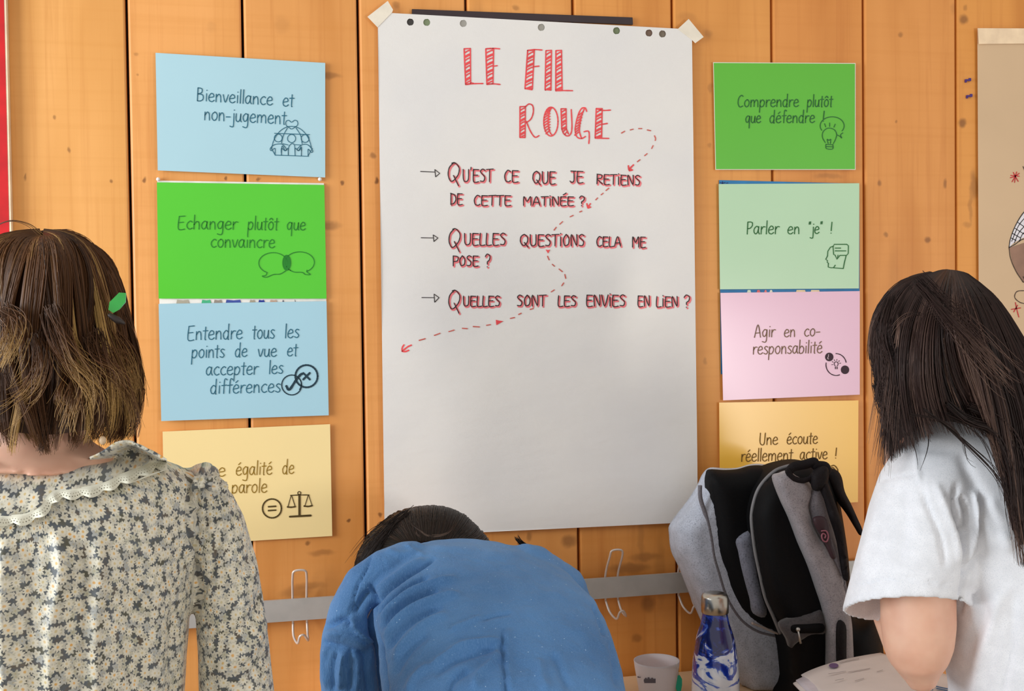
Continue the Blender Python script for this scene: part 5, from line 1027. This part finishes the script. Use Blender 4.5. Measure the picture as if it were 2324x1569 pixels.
hair('hair', wb, gd, (ch.x, ch.y, ch.z), 2600, hbm, 16, 40, .003, .08, .0007, lambda g, c, ct_: -.08, .3, 5, True, exb)

# ---- woman in the white T-shirt at the right
YR = -.74; s3 = pxm(2100, 1300, YR)
wr = thing('person', 'woman with long dark hair in white T-shirt leaning on one elbow, at right', 'person', (P(2380, 1569, YR).x, YR, 0))
def RR(l, r, py, th, Y=YR): return RP(l, r, py, Y, th)
mb = MB(); mb.loft([RR(2165, 2360, 925, .045), RR(2105, 2420, 950, .062), RR(2072, 2462, 985, .078), RR(2062, 2488, 1040, .092), RR(2085, 2505, 1130, .102), RR(2128, 2515, 1250, .108), RR(2158, 2525, 1380, .112), RR(2172, 2532, 1470, .114), RR(2190, 2542, 1569, .116), RR(2196, 2560, 1750, .118), RR(2180, 2590, 1960, .13)], 56, True, 2.2)
def hem(l, r, pyl, pyr, th, dz, Y=YR):
    a, b = P(l, pyl, Y), P(r, pyr, Y); return ((a + b) / 2, (b - a) / 2, Vector((0, th, dz)))
sl = [hem(2095, 2215, 990, 990, .045, 0), hem(2050, 2222, 1025, 1020, .062, 0), hem(2014, 2222, 1080, 1075, .070, -.004), hem(1988, 2220, 1150, 1150, .074, -.010), hem(1966, 2214, 1235, 1235, .077, -.018), hem(1942, 2200, 1320, 1325, .079, -.028), hem(1927, 2184, 1374, 1396, .079, -.034),
      hem(1934, 2178, 1377, 1397, .073, -.034), hem(1946, 2170, 1350, 1370, .069, -.032), hem(1962, 2170, 1300, 1310, .062, -.026), hem(2000, 2150, 1270, 1270, .045, -.01)]
mb.loft(sl, 48, True)
mb.tube([P(2450, 1010, YR), P(2520, 1150, YR), P(2545, 1320, YR)], [.055, .06, .062], 24, dome=True)
tw = fabric('white_jersey', (234, 236, 242), 800, (216, 221, 230))
ts_ = fuse('t_shirt', mb, .0040, tw, wr, 4)
zr_ = zoomed((1900, 600), 1.6198)
fold(ts_.data, [(zr_(p), w_, h_) for p, w_, h_ in [
    ([(452, 850), (475, 900), (478, 960), (470, 1010)], 5, -.010), ([(500, 830), (515, 880), (512, 960), (490, 1040), (475, 1100)], 7, .008), ([(440, 800), (430, 900), (465, 1020), (470, 1130), (460, 1200), (450, 1290)], 5, -.010),
    ([(520, 1070), (490, 1110), (465, 1150)], 6, -.007), ([(300, 790), (330, 880), (380, 1000), (400, 1120)], 7, -.005), ([(360, 800), (400, 900), (440, 1010), (450, 1100)], 8, .005), ([(270, 620), (290, 700), (300, 780), (320, 860)], 5, .0035),
    ([(170, 800), (150, 900), (110, 1050), (90, 1160)], 14, .003), ([(240, 820), (250, 950), (230, 1100)], 14, -.003), ([(55, 1190), (150, 1165), (260, 1158), (380, 1175), (425, 1190)], 3, -.003),
    ([(450, 690), (500, 800), (560, 900), (620, 1000)], 12, -.004), ([(560, 860), (600, 960), (640, 1060)], 12, .004), ([(470, 1180), (540, 1280), (500, 1380), (470, 1440)], 16, -.006), ([(600, 1200), (560, 1350), (520, 1500), (510, 1600)], 16, .006), ([(650, 1200), (640, 1400), (600, 1600)], 14, -.004),
    ([(165, 790), (230, 780), (295, 770)], 3, -.002)]], extra=lambda co, px: .0005 * grid_noise(co, 40, 8))
mb = MB(); mb.tube([P(x, y, YR - .048) for x, y in smooth_pts([(2150, 945), (2175, 922), (2220, 912), (2290, 915), (2350, 935)], 4)], .0055, 10, dome=True); mb.obj('collar_rib', tw, wr)
legs(wr, P(2385, 1569, YR).x, YR, .80, mat('blue_jeans', (62, 82, 118), .8), mat('shoe_grey', (150, 150, 150), .6))
mb = MB(); hr = add_head(mb, P(2146, 782, YR + .03), (-.42, .7, -.55), (.068, .078, .100))
mb.tube([P(2165, 820, YR), P(2200, 880, YR), P(2255, 960, YR)], [.052, .054, .07], 24)
mb.loft([RR(2170, 2400, 985, .06), RR(2180, 2420, 1300, .08), RR(2220, 2500, 1569, .09), RR(2240, 2520, 1850, .09)], 24)
mb.tube([P(2180, 1040, YR), P(2120, 1080, YR), P(2095, 1180, YR), P(2084, 1280, YR - .006), P(2083, 1360, YR - .008), P(2084, 1420, YR - .010), P(2085, 1470, YR - .010), P(2088, 1505, YR - .010), P(2091, 1530, YR - .008)], [.04, .046, .047, .048, .0485, .0485, .0450, .0370, .0250], 32, dome=True)
mb.tube([P(2090, 1528, YR - .005), P(2072, 1480, YR + .045), P(2040, 1400, YR + .08), P(2038, 1250, YR + .11), P(2035, 1100, YR + .12)], [.024, .036, .036, .030, .023], 24, dome=True)
add_hand(mb, P(2035, 1095, YR + .12), (-.02, -.05, 1), (-.6, .7, 0), .95, 1)
mb.tube([P(2450, 1040, YR), P(2535, 1200, YR), P(2555, 1420, YR), P(2560, 1600, YR + .02), P(2500, 1720, YR + .12)], [.04, .042, .038, .034, .022], 20)
add_hand(mb, P(2498, 1722, YR + .125), (-.4, .6, -.5), (0, .3, 1), .9, -1)
fuse('body', mb, .0045, skin, wr, 5); face_parts(hr, wr)
hrm = hair_mat('hair_dark', (24, 15, 13), (56, 37, 32), (156, 124, 108))
GR = [[(2110, 617, -.64), (2060, 632, -.56), (2020, 668, -.52), (2000, 720, -.51), (1992, 780, -.52)], [(2114, 618, -.66), (2044, 642, -.60), (1996, 694, -.57), (1980, 755, -.56), (1980, 800, -.56), (1992, 838, -.57)],
      [(2118, 620, -.68), (2048, 650, -.64), (1996, 705, -.62), (1978, 765, -.61), (1976, 810, -.61), (1984, 838, -.61), (1996, 856, -.61)],
      [(2124, 617, -.70), (2052, 648, -.68), (2002, 715, -.67), (1992, 800, -.67), (2000, 890, -.67), (2008, 980, -.68), (2006, 1060, -.69)],
      [(2130, 615, -.73), (2070, 645, -.75), (2022, 730, -.76), (2012, 820, -.76), (2018, 900, -.77), (2030, 970, -.78), (2036, 1030, -.79)],
      [(2140, 613, -.76), (2098, 650, -.80), (2058, 740, -.82), (2046, 830, -.83), (2050, 900, -.83), (2062, 970, -.83), (2070, 1010, -.835)],
      [(2150, 612, -.78), (2128, 660, -.83), (2104, 740, -.85), (2096, 820, -.86), (2098, 880, -.86), (2110, 945, -.86), (2124, 985, -.865)],
      [(2160, 613, -.78), (2162, 670, -.84), (2166, 750, -.87), (2180, 820, -.87), (2204, 880, -.87), (2236, 935, -.87), (2272, 990, -.875)],
      [(2172, 615, -.78), (2198, 672, -.84), (2228, 760, -.87), (2256, 850, -.87), (2286, 950, -.88), (2304, 1070, -.885), (2318, 1200, -.885), (2330, 1290, -.885)],
      [(2185, 618, -.76), (2235, 668, -.82), (2282, 760, -.85), (2320, 860, -.87), (2348, 960, -.88), (2358, 1100, -.88), (2366, 1280, -.88)],
      [(2196, 622, -.74), (2262, 678, -.77), (2320, 770, -.80), (2368, 870, -.83), (2400, 980, -.85), (2410, 1100, -.86), (2410, 1270, -.86)],
      [(2200, 630, -.70), (2268, 700, -.72), (2330, 800, -.74), (2380, 900, -.78), (2420, 1000, -.82), (2430, 1100, -.83), (2430, 1250, -.83)]]
GR = [[tuple(P(*p)) for p in g] for g in GR]
def R3(pl, Y=-.885): return [tuple(P(x, y, Y)) for x, y in zr_(pl)]
exr = [(R3([(330, 60), (430, 200), (540, 340), (620, 430), (690, 480)]), 60, .010, .7, .00045), (R3([(225, 120), (180, 240), (200, 380), (180, 520), (160, 700)], -.80), 50, .010, .6, .00045), (R3([(250, 190), (225, 260), (215, 320)], -.84), 12, .003, .9, .0003), (R3([(340, 180), (270, 190), (220, 230), (200, 280)], -.86), 6, .004, .8, .0003),
       (R3([(350, 540), (420, 600), (500, 680), (590, 780), (640, 900), (680, 1060)]), 10, .003, .25, .0005), (R3([(300, 560), (400, 580), (460, 640), (480, 720), (560, 760)]), 5, .004, .25, .0004), (R3([(270, 610), (290, 680), (298, 765)], -.84), 2, .0005, .1, .0005), (R3([(365, 630), (330, 700), (300, 768)], -.84), 2, .0005, .1, .0005),
       (R3([(440, 520), (500, 580), (590, 620), (640, 760), (650, 900), (690, 1080)]), 60, .005, .3, .0006), (R3([(520, 520), (600, 560), (660, 640), (680, 760), (690, 1000)]), 80, .006, .3, .0006), (R3([(430, 560), (540, 640), (600, 800), (640, 1000)]), 6, .004, .2, .0004),
       (R3([(170, 440), (190, 560), (175, 680), (160, 790)], -.76), 36, .008, .55, .0004)]
hair('hair', wr, GR, tuple(P(2140, 760, YR)), 5600, hrm, 18, 60, .004, .10, .00056, lambda g, c, ct_: (.10 if ct_[c] > .8 else -.04), .5, 9, True, exr, .3, .25)

# ------------------------------------------------------------------ give every top-level mesh an origin at its own base
bpy.context.view_layer.update()
for o in list(col.objects):
    if o.type == 'MESH' and o.parent is None and len(o.data.vertices):
        a = get_co(o.data); c = Vector(((a[:, 0].min() + a[:, 0].max()) / 2, (a[:, 1].min() + a[:, 1].max()) / 2, a[:, 2].min()))
        o.data.transform(Matrix.Translation(-c)); o.location = c
        for ch in o.children: ch.matrix_parent_inverse = Matrix.Translation(-c)
